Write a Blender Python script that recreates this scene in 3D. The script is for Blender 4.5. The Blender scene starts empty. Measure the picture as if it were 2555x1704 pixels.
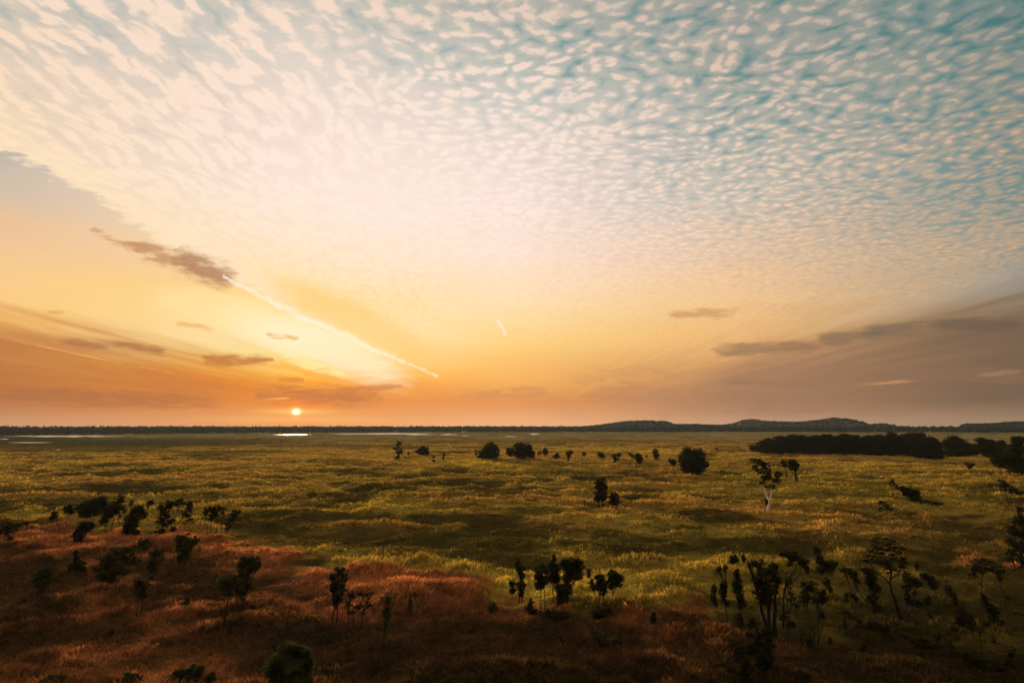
import bpy, math, random
import numpy as np

R = math.radians
scene = bpy.context.scene
COL = scene.collection
rng = np.random.default_rng(7)
random.seed(7)

# ------------------------------------------------------------------ camera
CAM_H = 20.0
FPX = 1703.33            # focal length in photo pixels (24 mm lens, 2555 px wide)
PITCH = math.atan((1060.7 - 852.0) / FPX)
cam_data = bpy.data.cameras.new("camera")
cam_data.lens = 24.0
cam_data.sensor_width = 36.0
cam_data.clip_start = 0.5
cam_data.clip_end = 30000.0
cam = bpy.data.objects.new("camera", cam_data)
COL.objects.link(cam)
cam.location = (0, 0, CAM_H)
cam.rotation_euler = (R(90) + PITCH, 0, 0)
scene.camera = cam
SP, CP = math.sin(PITCH), math.cos(PITCH)

def ray(px, py):
    """direction of a photo pixel (2555 x 1704)"""
    X = (px - 1277.5) / FPX
    t = (852.0 - py) / FPX
    return X, CP - t * SP, SP + t * CP

def azel(px, py):
    X, Y, Z = ray(px, py)
    return math.degrees(math.atan2(X, Y)), math.degrees(math.atan2(Z, math.hypot(X, Y)))

def azel_d(dx, dy):           # same from a 2351-wide display pixel
    return azel(dx * 1.08677, dy * 1.08677)

# ------------------------------------------------------------------ light
SUN_AZ, SUN_EL = azel_d(680, 945)
SUN_LAMP_EL = 2.8
SUN_STRENGTH = 5.0
EXPOSURE = 0.0
scene.view_settings.view_transform = 'Standard'
scene.view_settings.look = 'None'
scene.view_settings.gamma = 1.0
scene.view_settings.exposure = EXPOSURE

sd = bpy.data.lights.new("sun", 'SUN')
sd.energy = SUN_STRENGTH
sd.angle = R(1.5)
sd.color = (1.0, 0.68, 0.34)
sun = bpy.data.objects.new("sun", sd)
COL.objects.link(sun)
sun.location = (0, 0, 300)
# lamp shines along its -Z: from the sun down to the plain
sun.rotation_euler = (R(90 - SUN_LAMP_EL), 0, R(180) - R(SUN_AZ))

# ------------------------------------------------------------------ world
def lin(c):
    out = []
    for v in c:
        v = v / 255.0
        out.append(v / 12.92 if v <= 0.04045 else ((v + 0.055) / 1.055) ** 2.4)
    return tuple(out)

class NT:
    def __init__(self, tree):
        self.t = tree; self.n = tree.nodes; self.l = tree.links
    def new(self, kind, **kw):
        nd = self.n.new(kind)
        for k, v in kw.items(): setattr(nd, k, v)
        return nd
    def put(self, sock, v):
        if v is None: return
        if isinstance(v, bpy.types.NodeSocket): self.l.new(v, sock)
        else:
            if sock.type == 'RGBA' and len(v) == 3: v = (*v, 1)
            sock.default_value = v
    def m(self, op, a, b=None, c=None, clamp=False):
        nd = self.new('ShaderNodeMath', operation=op, use_clamp=clamp)
        self.put(nd.inputs[0], a); self.put(nd.inputs[1], b); self.put(nd.inputs[2], c)
        return nd.outputs[0]
    def vm(self, op, a, b=None, scale=None):
        nd = self.new('ShaderNodeVectorMath', operation=op)
        self.put(nd.inputs[0], a); self.put(nd.inputs[1], b)
        if scale is not None: self.put(nd.inputs['Scale'], scale)
        return nd.outputs['Value'] if op in ('LENGTH', 'DOT_PRODUCT', 'DISTANCE') else nd.outputs[0]
    def comb(self, x, y, z=0.0):
        nd = self.new('ShaderNodeCombineXYZ')
        self.put(nd.inputs[0], x); self.put(nd.inputs[1], y); self.put(nd.inputs[2], z)
        return nd.outputs[0]
    def sep(self, v):
        nd = self.new('ShaderNodeSeparateXYZ'); self.put(nd.inputs[0], v)
        return nd.outputs[0], nd.outputs[1], nd.outputs[2]
    def rng(self, v, a, b, c=0.0, d=1.0, smooth=True):
        nd = self.new('ShaderNodeMapRange', interpolation_type='SMOOTHSTEP' if smooth else 'LINEAR')
        self.put(nd.inputs[0], v)
        for i, q in enumerate((a, b, c, d)): self.put(nd.inputs[i + 1], q)
        return nd.outputs[0]
    def mix(self, f, a, b, blend='MIX'):
        nd = self.new('ShaderNodeMix', data_type='RGBA', blend_type=blend)
        self.put(nd.inputs[0], f); self.put(nd.inputs[6], a); self.put(nd.inputs[7], b)
        return nd.outputs[2]
    def mixf(self, f, a, b):
        nd = self.new('ShaderNodeMix', data_type='FLOAT')
        self.put(nd.inputs[0], f); self.put(nd.inputs[2], a); self.put(nd.inputs[3], b)
        return nd.outputs[0]
    def noise(self, v, scale, detail=4.0, rough=0.55, dist=0.0, color=False, dims='3D'):
        nd = self.new('ShaderNodeTexNoise', noise_dimensions=dims)
        self.put(nd.inputs['Vector'], v)
        nd.inputs['Scale'].default_value = scale
        nd.inputs['Detail'].default_value = detail
        nd.inputs['Roughness'].default_value = rough
        nd.inputs['Distortion'].default_value = dist
        return nd.outputs['Color' if color else 'Fac']
    def voro(self, v, scale, smooth=0.6, rand=1.0):
        nd = self.new('ShaderNodeTexVoronoi', feature='SMOOTH_F1', voronoi_dimensions='2D')
        self.put(nd.inputs['Vector'], v)
        nd.inputs['Scale'].default_value = scale
        nd.inputs['Smoothness'].default_value = smooth
        nd.inputs['Randomness'].default_value = rand
        return nd.outputs['Distance']
    def ramp(self, f, stops, mode='LINEAR'):
        nd = self.new('ShaderNodeValToRGB')
        cr = nd.color_ramp; cr.interpolation = mode
        while len(cr.elements) < len(stops): cr.elements.new(0.5)
        for e, (p, c) in zip(cr.elements, stops):
            e.position = p
        for e, (p, c) in zip(cr.elements, stops):
            e.color = (*c, 1)
        self.put(nd.inputs[0], f)
        return nd.outputs[0]

world = bpy.data.worlds.new("World")
scene.world = world
world.use_nodes = True
W = NT(world.node_tree)
W.n.clear()
tc = W.new('ShaderNodeTexCoord')
direction = W.vm('NORMALIZE', tc.outputs['Generated'])
dx_, dy_, dz_ = W.sep(direction)
AZ = W.m('MULTIPLY', W.m('ARCTAN2', dx_, dy_), 180 / math.pi)
EL = W.m('MULTIPLY', W.m('ARCSINE', dz_), 180 / math.pi)
zc = W.m('ADD', W.m('MAXIMUM', dz_, 0.0), 0.018)
PX = W.m('DIVIDE', dx_, zc)
PY = W.m('DIVIDE', dy_, zc)
P = W.comb(PX, PY, 0.0)

# wind-drawn layering of the low sky: colours are looked up a little higher or lower along streaks
aeS = W.comb(W.m('MULTIPLY', AZ, 0.045), W.m('MULTIPLY', W.m('SUBTRACT', EL, W.m('MULTIPLY', AZ, 0.0)), 0.42), 0.0)
st = W.noise(aeS, 1.0, 5, 0.55, 0.6)
streak = W.m('MULTIPLY', W.m('SUBTRACT', st, 0.5), W.rng(EL, 0.3, 5.0, 0.0, 2.2))
# cirrus drawn out in lines that run away to one point on the horizon
PHI = W.m('MULTIPLY', W.m('ARCTAN2', W.m('MAXIMUM', EL, 0.0), AZ), 180 / math.pi)      # 0 right .. 180 left
RAD = W.m('LOGARITHM', W.m('ADD', W.m('SQRT', W.m('ADD', W.m('MULTIPLY', AZ, AZ), W.m('MULTIPLY', EL, EL))), 2.0), 2.718)
polar = W.comb(W.m('MULTIPLY', PHI, 0.34), W.m('MULTIPLY', RAD, 1.5), 0.0)
ray_n = W.noise(polar, 1.0, 6, 0.6, 0.35)
ray_f = W.noise(W.vm('MULTIPLY', polar, (3.1, 1.7, 1)), 1.0, 5, 0.6, 0.3)
rays = W.m('MULTIPLY', W.m('ADD', W.m('SUBTRACT', ray_n, 0.5), W.m('MULTIPLY', W.m('SUBTRACT', ray_f, 0.5), 0.45)), W.m('MULTIPLY', W.rng(EL, 0.3, 4.0), W.rng(EL, 19.0, 9.0, 0.0, 3.2)))
rays = W.m('MULTIPLY', rays, W.rng(W.m('ABSOLUTE', W.m('SUBTRACT', PHI, 90.0)), 50.0, 68.0))
ELw = W.m('ADD', W.m('ADD', EL, streak), rays)
ELf = W.m('DIVIDE', ELw, 60.0, clamp=True)

def stops(rows):
    return [(max(0.0, e / 60.0), lin(c)) for e, c in rows]

BACK = [(0, (128, 112, 104)), (10, (120, 118, 114)), (30, (110, 132, 134)), (60, (150, 172, 170))]
BACKC = [(0, (128, 112, 104)), (10, (145, 134, 124)), (30, (190, 178, 165)), (60, (252, 232, 210))]
Z = (55, (170, 186, 182)); ZC = (55, (255, 238, 218))
gap_cols = [
 (-120, BACK),
 (-70, [(0, (150, 105, 80)), (4, (140, 95, 62)), (10, (190, 150, 110)), (20, (150, 155, 148)), (33, (95, 138, 140)), Z]),
 (-38, [(0, (198, 138, 98)), (2, (178, 110, 64)), (4, (196, 120, 62)), (5.4, (206, 132, 72)), (7, (246, 184, 96)), (8.5, (252, 202, 124)),
        (10, (250, 204, 140)), (12, (240, 196, 150)), (14, (232, 192, 152)), (16, (208, 190, 168)), (18, (192, 182, 168)), (23, (192, 186, 176)), (27, (146, 166, 166)), (33, (105, 148, 150)), Z]),
 (-17.5, [(0, (240, 152, 84)), (2, (240, 146, 62)), (3.3, (252, 160, 52)), (4.3, (255, 190, 78)), (5.6, (255, 224, 140)), (7.2, (255, 236, 182)), (8.8, (255, 222, 148)), (10.2, (255, 212, 126)),
          (12, (255, 214, 148)), (14, (255, 221, 174)), (18, (254, 221, 201)), (23, (238, 208, 194)), (28, (200, 198, 190)), (32, (158, 176, 175)), (38, (100, 145, 148)), Z]),
 (0, [(0, (242, 172, 116)), (2, (226, 146, 82)), (4, (250, 180, 94)), (7, (255, 204, 118)), (10, (255, 218, 160)), (14, (254, 219, 198)), (18, (245, 215, 203)), (23, (222, 204, 196)),
      (26, (170, 184, 180)), (28, (134, 166, 166)), (33, (118, 151, 150)), Z]),
 (18, [(0, (202, 150, 118)), (2, (180, 128, 88)), (4, (198, 145, 98)), (5.5, (216, 162, 108)), (7, (232, 178, 120)), (10, (236, 192, 144)), (14, (214, 188, 164)), (18, (168, 176, 169)),
       (23, (124, 154, 153)), (28, (96, 139, 139)), (32, (84, 133, 136)), Z]),
 (38, [(0, (160, 128, 103)), (2, (130, 99, 73)), (4, (125, 98, 72)), (7, (129, 105, 80)), (8.4, (150, 130, 106)), (9.4, (152, 146, 134)), (11, (142, 147, 142)), (14, (114, 139, 138)), (18, (100, 134, 135)),
       (23, (88, 128, 128)), (27, (74, 119, 121)), (33, (66, 112, 116)), Z]),
 (75, [(0, (120, 104, 92)), (5, (105, 92, 80)), (10, (105, 112, 110)), (20, (78, 112, 116)), (33, (60, 108, 114)), Z]),
 (125, BACK),
]
cloud_cols = [
 (-120, BACKC),
 (-70, [(0, (150, 105, 80)), (10, (200, 160, 120)), (20, (205, 180, 155)), ZC]),
 (-38, [(0, (198, 138, 98)), (10, (252, 212, 150)), (14, (252, 220, 175)), (18, (253, 224, 188)), (23, (251, 221, 192)), (27, (246, 219, 195)), ZC]),
 (-17.5, [(0, (240, 152, 84)), (4, (255, 196, 88)), (7.2, (255, 240, 196)), (10, (255, 226, 158)), (14, (255, 231, 198)), (18, (255, 232, 216)), (23, (255, 230, 214)), (28, (252, 226, 206)), (32, (246, 219, 199)), ZC]),
 (0, [(0, (242, 172, 116)), (4, (255, 190, 104)), (7, (255, 216, 138)), (10, (255, 225, 176)), (14, (255, 230, 211)), (18, (255, 232, 220)), (23, (253, 231, 216)), (28, (246, 222, 205)), (33, (228, 204, 186)), ZC]),
 (18, [(0, (202, 150, 118)), (4, (204, 150, 100)), (7, (252, 196, 122)), (10, (253, 206, 144)), (14, (248, 208, 172)), (18, (240, 213, 190)), (23, (232, 207, 187)), (28, (222, 195, 176)), (32, (206, 182, 164)), ZC]),
 (38, [(0, (160, 128, 103)), (4, (130, 102, 76)), (8, (150, 122, 92)), (10, (206, 164, 122)), (14, (212, 170, 128)), (18, (210, 170, 135)), (23, (182, 162, 143)), (27, (150, 150, 140)), ZC]),
 (75, [(0, (120, 104, 92)), (10, (150, 128, 108)), (25, (150, 140, 128)), ZC]),
 (125, BACKC),
]
def field(cols):
    out = None; prev = None
    for a, rows in cols:
        r = W.ramp(ELf, stops(rows))
        out = r if out is None else W.mix(W.rng(AZ, prev, a, 0, 1, smooth=False), out, r)
        prev = a
    return out
gap = field(gap_cols)
cloud = field(cloud_cols)

# altocumulus sheet: cells on a flat layer overhead, so they shrink toward the horizon
warp = W.noise(P, 2.6, 3, 0.5, color=True)
warpv = W.vm('SCALE', W.vm('SUBTRACT', warp, (0.5, 0.5, 0.5)), scale=0.22)
Pw = W.vm('ADD', P, warpv)
fine = W.noise(P, 22.0, 6, 0.62, color=True)
finev = W.vm('SCALE', W.vm('SUBTRACT', fine, (0.5, 0.5, 0.5)), scale=0.045)
Pc = W.vm('ADD', Pw, finev)
v1 = W.voro(Pc, 19.0, 0.42)
v1b = W.voro(W.vm('ADD', Pc, (3.7, 1.9, 0)), 27.0, 0.5)
# on the sun side of the sheet the cells are drawn out into slanting rolls
mp = W.new('ShaderNodeMapping'); W.put(mp.inputs['Vector'], Pw)
mp.inputs['Rotation'].default_value = (0, 0, R(17)); mp.inputs['Scale'].default_value = (1.15, 0.40, 1)
mp2 = W.vm('ADD', mp.outputs[0], finev)
v2 = W.voro(mp2, 17.0, 0.55)
v2b = W.voro(W.vm('ADD', mp2, (1.7, 4.9, 0)), 30.0, 0.5)
leftw = W.rng(PX, -0.05, -0.75, 0.0, 1.0)
c_iso = W.m('SUBTRACT', 1.0, W.m('ADD', W.m('MULTIPLY', v1, 0.85), W.m('MULTIPLY', v1b, 0.45)))
c_ani = W.m('SUBTRACT', 1.0, W.m('ADD', W.m('MULTIPLY', v2, 0.85), W.m('MULTIPLY', v2b, 0.45)))
cell = W.mixf(leftw, c_iso, c_ani)
big = W.noise(P, 1.3, 4, 0.6)
fl = W.noise(P, 55.0, 6, 0.65)
mid = W.noise(P, 9.0, 4, 0.6)
amount = W.m('ADD', W.m('MULTIPLY', cell, 1.10), W.m('MULTIPLY', W.m('SUBTRACT', big, 0.5), 0.80))
amount = W.m('ADD', amount, W.m('MULTIPLY', W.m('SUBTRACT', fl, 0.5), 0.34))
amount = W.m('ADD', amount, W.m('MULTIPLY', W.m('SUBTRACT', W.noise(P, 24.0, 5, 0.6), 0.5), 0.42))
amount = W.m('ADD', amount, W.m('MULTIPLY', W.m('SUBTRACT', mid, 0.5), 0.42))
amount = W.m('ADD', amount, W.rng(PX, 2.2, -0.9, -0.16, 0.13))
# a thin pale film first, the bright puffs on top of it
film = W.rng(amount, -0.10, 0.50)
puff = W.rng(amount, 0.48, 0.86)
mask = W.m('ADD', W.m('MULTIPLY', film, 0.44), W.m('MULTIPLY', puff, 0.56))
# edges of the sheet: two nearly straight lines on the layer
edge_n = W.m('MULTIPLY', W.m('SUBTRACT', W.noise(P, 3.0, 5, 0.65), 0.5), 0.55)
edge_n = W.m('ADD', edge_n, W.m('MULTIPLY', W.m('SUBTRACT', W.noise(P, 14.0, 5, 0.7), 0.5), 0.30))
leftEdge = W.rng(W.m('ADD', PX, edge_n), -1.80, -1.68)
rightEdge = W.rng(W.m('ADD', PX, W.m('MULTIPLY', edge_n, 2.2)), 3.5, 2.5)
mask = W.m('MULTIPLY', mask, W.m('MULTIPLY', leftEdge, rightEdge))
mask = W.m('MULTIPLY', mask, W.rng(EL, 3.0, 9.0))
sky = W.mix(mask, gap, cloud)
# thin veil joining the cells inside the sheet near its left edge
veil = W.m('MULTIPLY', leftEdge, W.m('MULTIPLY', W.rng(PX, -0.9, -1.7), W.rng(EL, 6, 11)))
sky = W.mix(W.m('MULTIPLY', veil, 0.55), sky, cloud)
rim = W.m('MULTIPLY', leftEdge, W.m('MULTIPLY', W.rng(W.m('ADD', PX, edge_n), -1.50, -1.70), W.rng(EL, 6.5, 11)))
sky = W.mix(W.m('MULTIPLY', rim, 0.65), sky, lin((255, 228, 188)))

# pale light spreading through the sheet high above the sun
b_az, b_el = azel_d(880, 440)
bq = W.m('ADD', W.m('POWER', W.m('DIVIDE', W.m('SUBTRACT', AZ, b_az), 15.0), 2.0), W.m('POWER', W.m('DIVIDE', W.m('SUBTRACT', EL, b_el), 7.5), 2.0))
sky = W.mix(W.m('MULTIPLY', W.m('EXPONENT', W.m('MULTIPLY', bq, -1.0)), 0.42), sky, lin((255, 239, 226)))

# low stratus, smoke and contrails: capsules in azimuth / elevation, frayed by noise
AEv = W.comb(AZ, EL, 0.0)
fr = W.noise(W.comb(W.m('MULTIPLY', AZ, 0.35), W.m('MULTIPLY', EL, 1.1), 0.0), 1.0, 5, 0.62, color=True)
frv = W.vm('SUBTRACT', fr, (0.5, 0.5, 0.5))
fr2 = W.noise(W.comb(W.m('MULTIPLY', AZ, 1.4), W.m('MULTIPLY', EL, 2.0), 5.0), 1.0, 4, 0.6, color=True)
frv2 = W.vm('SUBTRACT', fr2, (0.5, 0.5, 0.5))

wisp = W.noise(W.comb(W.m('MULTIPLY', AZ, 0.5), W.m('MULTIPLY', EL, 2.4), 9.0), 1.0, 5, 0.6)

def capsule(p0, p1, w, flat=1.0, ax=2.0, ay=0.9, fineAmp=0.0):
    """soft 0..1 mask of a streak from display point p0 to p1, half-width w display px"""
    a = azel_d(*p0); b = azel_d(*p1)
    ww = w / 27.3
    off = W.vm('MULTIPLY', frv, (ax, ay, 0))
    q = W.vm('ADD', AEv, off)
    if fineAmp:
        q = W.vm('ADD', q, W.vm('SCALE', frv2, scale=fineAmp))
    ab = (b[0] - a[0], b[1] - a[1], 0)
    L2 = ab[0] ** 2 + ab[1] ** 2
    qa = W.vm('SUBTRACT', q, (a[0], a[1], 0))
    t = W.m('DIVIDE', W.vm('DOT_PRODUCT', qa, ab), L2, clamp=True)
    d = W.vm('LENGTH', W.vm('SUBTRACT', qa, W.vm('SCALE', ab, scale=t)))
    return d, ww, t

def streakcol(sky, p0, p1, w, colr, op, soft=1.0, rag=1.0, tp=0.35, **kw):
    d, ww, t = capsule(p0, p1, w, **kw)
    taper = W.m('POWER', W.m('MULTIPLY', W.m('MULTIPLY', t, W.m('SUBTRACT', 1.0, t)), 4.0), tp)
    g = W.m('DIVIDE', d, ww * 1.25)
    v = W.m('MULTIPLY', W.m('EXPONENT', W.m('MULTIPLY', W.m('MULTIPLY', g, g), -1.0)), taper)
    v = W.m('MULTIPLY', v, W.rng(wisp, 0.25, 0.75, 1.0 - 0.75 * rag, 1.0 + 0.35 * rag))
    mk = W.rng(v, 0.10, 0.80, 0.0, op)
    return W.mix(mk, sky, lin(colr))

# orange bank low on the left, grey-brown bank of smoky cloud low on the right
pn = W.m('MULTIPLY', W.m('SUBTRACT', ray_n, 0.5), 12.0)
pn2 = W.m('MULTIPLY', W.m('SUBTRACT', ray_f, 0.5), 4.0)
lphi = W.m('ADD', W.m('SUBTRACT', 180.0, PHI), W.m('ADD', pn, pn2))
lbank = W.m('MULTIPLY', W.rng(lphi, 15.5, 7.5), W.m('MULTIPLY', W.rng(AZ, -6.0, -13.0), W.rng(EL, 0.9, 2.6)))
wispl = W.noise(W.comb(W.m('MULTIPLY', PHI, 0.9), W.m('MULTIPLY', RAD, 2.6), 4.0), 1.0, 5, 0.6)
sky = W.mix(W.m('MULTIPLY', lbank, W.rng(wispl, 0.3, 0.7, 0.25, 0.8)), sky, W.mix(W.rng(AZ, -36, -14), lin((184, 114, 66)), lin((222, 128, 54))))
rphi = W.m('ADD', PHI, W.m('MULTIPLY', W.m('ADD', pn, pn2), 0.55))
rbank = W.m('MULTIPLY', W.rng(rphi, 17.0, 10.0), W.m('MULTIPLY', W.rng(AZ, 4.0, 13.0), W.rng(EL, 0.2, 2.2, 0.35, 1.0)))
rcol = W.mix(W.rng(AZ, 6, 22), lin((204, 144, 96)), W.mix(W.rng(AZ, 20, 37), lin((158, 120, 92)), lin((116, 94, 76))))
sky = W.mix(W.m('MULTIPLY', rbank, W.rng(wispl, 0.3, 0.7, 0.6, 0.95)), sky, rcol)
# drifting smoke near the hills
smk = W.noise(W.comb(W.m('MULTIPLY', AZ, 0.16), W.m('MULTIPLY', EL, 0.55), 3.0), 1.0, 6, 0.6, 0.8)
smask = W.m('MULTIPLY', W.rng(smk, 0.47, 0.68), W.m('MULTIPLY', W.rng(AZ, 1.0, 9.0), W.m('MULTIPLY', W.rng(EL, 0.3, 1.2), W.rng(EL, 6.0, 2.5))))
sky = W.mix(W.m('MULTIPLY', smask, 0.45), sky, lin((150, 112, 88)))

# golden sky just above the contrail
sky = streakcol(sky, (590, 628), (1040, 838), 34, (255, 203, 112), 0.6, rag=0.3, tp=0.9, ax=1.0, ay=0.5)
# wide luminous band under the contrail
sky = streakcol(sky, (460, 690), (980, 888), 36, (255, 243, 204), 0.72, rag=0.35, tp=0.9, soft=0.95, ax=1.0, ay=0.5)
sky = streakcol(sky, (300, 680), (700, 730), 34, (255, 232, 170), 0.5, rag=0.4, tp=1.0, soft=0.95, ax=1.5, ay=0.8)
sky = streakcol(sky, (640, 820), (800, 862), 9, (255, 236, 160), 0.75, soft=0.9, ax=1.5, ay=0.6)
# dark cloud puff and its tail
sky = streakcol(sky, (205, 530), (350, 582), 8, (214, 160, 112), 0.8, ax=2.2, ay=1.9, fineAmp=0.6)
sky = streakcol(sky, (280, 556), (470, 622), 13, (198, 148, 106), 0.85, ax=1.8, ay=1.7, fineAmp=0.8)
sky = streakcol(sky, (395, 588), (540, 650), 23, (184, 136, 100), 0.92, rag=0.6, ax=1.8, ay=1.6, fineAmp=0.9)
# low dark bars
sky = streakcol(sky, (120, 782), (380, 806), 9, (176, 116, 78), 0.85, soft=0.9, ax=3.0, ay=0.9)
sky = streakcol(sky, (470, 824), (620, 828), 11, (196, 122, 66), 0.9, soft=0.9, ax=3.0, ay=1.1)
sky = streakcol(sky, (110, 716), (150, 718), 3, (226, 160, 92), 0.7, soft=0.9, ax=1.0, ay=0.5)
sky = streakcol(sky, (610, 770), (690, 776), 4, (236, 172, 84), 0.85, soft=0.9, ax=1.4, ay=0.7)
sky = streakcol(sky, (400, 742), (500, 760), 4, (234, 178, 100), 0.7, soft=0.9, ax=1.4, ay=0.8)
sky = streakcol(sky, (580, 906), (880, 912), 19, (196, 120, 70), 0.88, soft=0.85, ax=3.0, ay=0.9)
sky = streakcol(sky, (760, 890), (930, 888), 7, (206, 130, 72), 0.8, soft=0.9, ax=3.0, ay=0.8)
sky = streakcol(sky, (640, 872), (700, 874), 5, (216, 140, 66), 0.75, soft=0.9, ax=1.8, ay=0.7)
sky = streakcol(sky, (0, 905), (520, 925), 16, (168, 104, 66), 0.55, soft=0.95, ax=3.0, ay=1.0)
sky = streakcol(sky, (1060, 905), (1260, 900), 10, (206, 140, 88), 0.6, soft=0.95, ax=3.0, ay=1.2)
# right hand bars
sky = streakcol(sky, (1640, 806), (1880, 794), 14, (142, 110, 84), 0.72, rag=0.6, soft=0.9, ax=2.6, ay=0.9)
sky = streakcol(sky, (1870, 782), (2040, 764), 13, (132, 106, 83), 0.72, rag=0.6, soft=0.9, ax=1.6, ay=0.9)
sky = streakcol(sky, (1980, 764), (2130, 750), 14, (122, 102, 83), 0.72, rag=0.6, soft=0.9, ax=1.6, ay=0.9)
sky = streakcol(sky, (2120, 746), (2351, 742), 10, (108, 90, 74), 0.7, rag=0.6, soft=0.9, ax=2.0, ay=0.8)
sky = streakcol(sky, (1530, 724), (1700, 716), 9, (206, 152, 104), 0.75, soft=0.95, ax=2.4, ay=0.9)
sky = streakcol(sky, (1650, 880), (1800, 876), 5, (156, 116, 86), 0.7, soft=0.95, ax=2.4, ay=0.7)
sky = streakcol(sky, (1340, 900), (1600, 915), 20, (186, 132, 96), 0.5, soft=0.95, ax=2.4, ay=1.4, fineAmp=1.0)
sky = streakcol(sky, (1960, 884), (2130, 872), 2.6, (196, 142, 96), 0.75, soft=0.9, ax=0.6, ay=0.2)
sky = streakcol(sky, (2240, 862), (2351, 850), 4, (166, 124, 92), 0.6, soft=0.9, ax=0.8, ay=0.3)
# bright edges: thin glowing lines on the left, the contrail, the small hooked wisp
sky = streakcol(sky, (0, 775), (420, 862), 1.8, (244, 168, 90), 0.6, soft=0.95, ax=0.5, ay=0.3)
sky = streakcol(sky, (600, 918), (668, 914), 2.4, (250, 176, 96), 0.9, soft=0.8, ax=0.4, ay=0.15)
trail = [(516, 636), (585, 672), (640, 704), (716, 738), (800, 774), (850, 800), (926, 830), (1004, 864)]
twid = [3.0, 3.6, 4.4, 4.8, 4.6, 3.2, 2.2]
lump = W.rng(W.noise(W.comb(W.m('MULTIPLY', AZ, 1.9), W.m('MULTIPLY', EL, 1.9), 2.0), 1.0, 4, 0.65), 0.3, 0.7, 0.45, 1.75)
tm = None
for i in range(len(trail) - 1):
    d, ww, _ = capsule(trail[i], trail[i + 1], twid[i], ax=0.35, ay=0.30, fineAmp=0.5)
    mk = W.rng(W.m('DIVIDE', d, lump), ww * 1.9, ww * 0.3, 0.0, 1.0)
    tm = mk if tm is None else W.m('MAXIMUM', tm, mk)
sky = W.mix(W.m('MULTIPLY', tm, W.m('MULTIPLY', W.rng(AZ, -8, -14, 0.75, 1.0), W.rng(wisp, 0.3, 0.65, 0.45, 0.92))), sky, W.mix(W.rng(AZ, -24, -7), lin((255, 240, 222)), lin((255, 244, 205))))
for a, b, w in (((1143, 736), (1152, 750), 3.6), ((1152, 750), (1160, 768), 3.0)):
    d, ww, _ = capsule(a, b, w, ax=0.2, ay=0.2, fineAmp=0.4)
    sky = W.mix(W.rng(d, ww * 1.6, ww * 0.4, 0.0, 0.75), sky, lin((255, 234, 206)))

# the sun and the air glowing round it
sa, se = R(SUN_AZ), R(SUN_EL)
sdir = (math.sin(sa) * math.cos(se), math.cos(sa) * math.cos(se), math.sin(se))
da = W.m('SUBTRACT', AZ, SUN_AZ); de = W.m('SUBTRACT', EL, SUN_EL)
def gauss(ra, re, dee=de):
    q = W.m('ADD', W.m('POWER', W.m('DIVIDE', da, ra), 2.0), W.m('POWER', W.m('DIVIDE', dee, re), 2.0))
    return W.m('EXPONENT', W.m('MULTIPLY', q, -1.0))
sky = W.mix(W.m('MULTIPLY', gauss(2.0, 1.0), 0.65), sky, lin((255, 132, 52)))
sky = W.mix(W.m('MULTIPLY', gauss(2.6, 0.24), 0.75), sky, lin((255, 205, 110)))
de2 = W.m('ADD', de, 0.62)
sky = W.mix(W.m('MULTIPLY', gauss(5.5, 0.30, de2), 0.6), sky, lin((255, 186, 96)))
sky = W.mix(W.m('MULTIPLY', gauss(0.48, 0.34), 0.92), sky, lin((255, 214, 108)))
core = gauss(0.25, 0.19)
sky = W.mix(1.0, sky, W.vm('SCALE', (6.0, 4.6, 2.6), scale=W.m('POWER', core, 1.6)), 'ADD')

nish = W.new('ShaderNodeTexSky', sky_type='NISHITA')
nish.sun_disc = False
nish.sun_elevation = R(SUN_EL)
nish.sun_rotation = R(SUN_AZ)
nish.air_density = 1.0; nish.dust_density = 3.0; nish.ozone_density = 1.0
# cloud deck and glow over the clear-air sky (the background's strength is 0.1)
tot = W.mix(1.0, W.vm('SCALE', sky, scale=10.0), W.vm('SCALE', nish.outputs[0], scale=0.02), 'ADD')
bg = W.new('ShaderNodeBackground'); bg.inputs['Strength'].default_value = 0.1
W.l.new(tot, bg.inputs['Color'])
wo = W.new('ShaderNodeOutputWorld'); W.l.new(bg.outputs[0], wo.inputs['Surface'])
world.cycles.sampling_method = 'MANUAL'
world.cycles.sample_map_resolution = 1024

# ------------------------------------------------------------------ numpy noise
def _hash(ix, iy, seed):
    h = (ix.astype(np.int64) * 374761393 + iy.astype(np.int64) * 668265263 + seed * 1442695041) & 0xFFFFFFFF
    h = ((h ^ (h >> 13)) * 1274126177) & 0xFFFFFFFF
    return ((h ^ (h >> 16)) & 0xFFFFFF) / float(0xFFFFFF)

def vnoise(x, y, seed=0):
    ix = np.floor(x); iy = np.floor(y); fx = x - ix; fy = y - iy
    fx = fx * fx * (3 - 2 * fx); fy = fy * fy * (3 - 2 * fy)
    a = _hash(ix, iy, seed); b = _hash(ix + 1, iy, seed); c = _hash(ix, iy + 1, seed); d = _hash(ix + 1, iy + 1, seed)
    return (a * (1 - fx) + b * fx) * (1 - fy) + (c * (1 - fx) + d * fx) * fy

def fbm(x, y, scale, octv=4, seed=0, rough=0.5):
    x = np.asarray(x, float) / scale; y = np.asarray(y, float) / scale
    s = np.zeros_like(x); amp = 1.0; tot_ = 0.0
    for i in range(octv):
        s += amp * vnoise(x + i * 17.3, y - i * 9.1, seed + i); tot_ += amp
        amp *= rough; x = x * 2.03; y = y * 2.03
    return s / tot_

def sstep(a, b, x):
    t = np.clip((x - a) / (b - a), 0, 1)
    return t * t * (3 - 2 * t)

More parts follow.
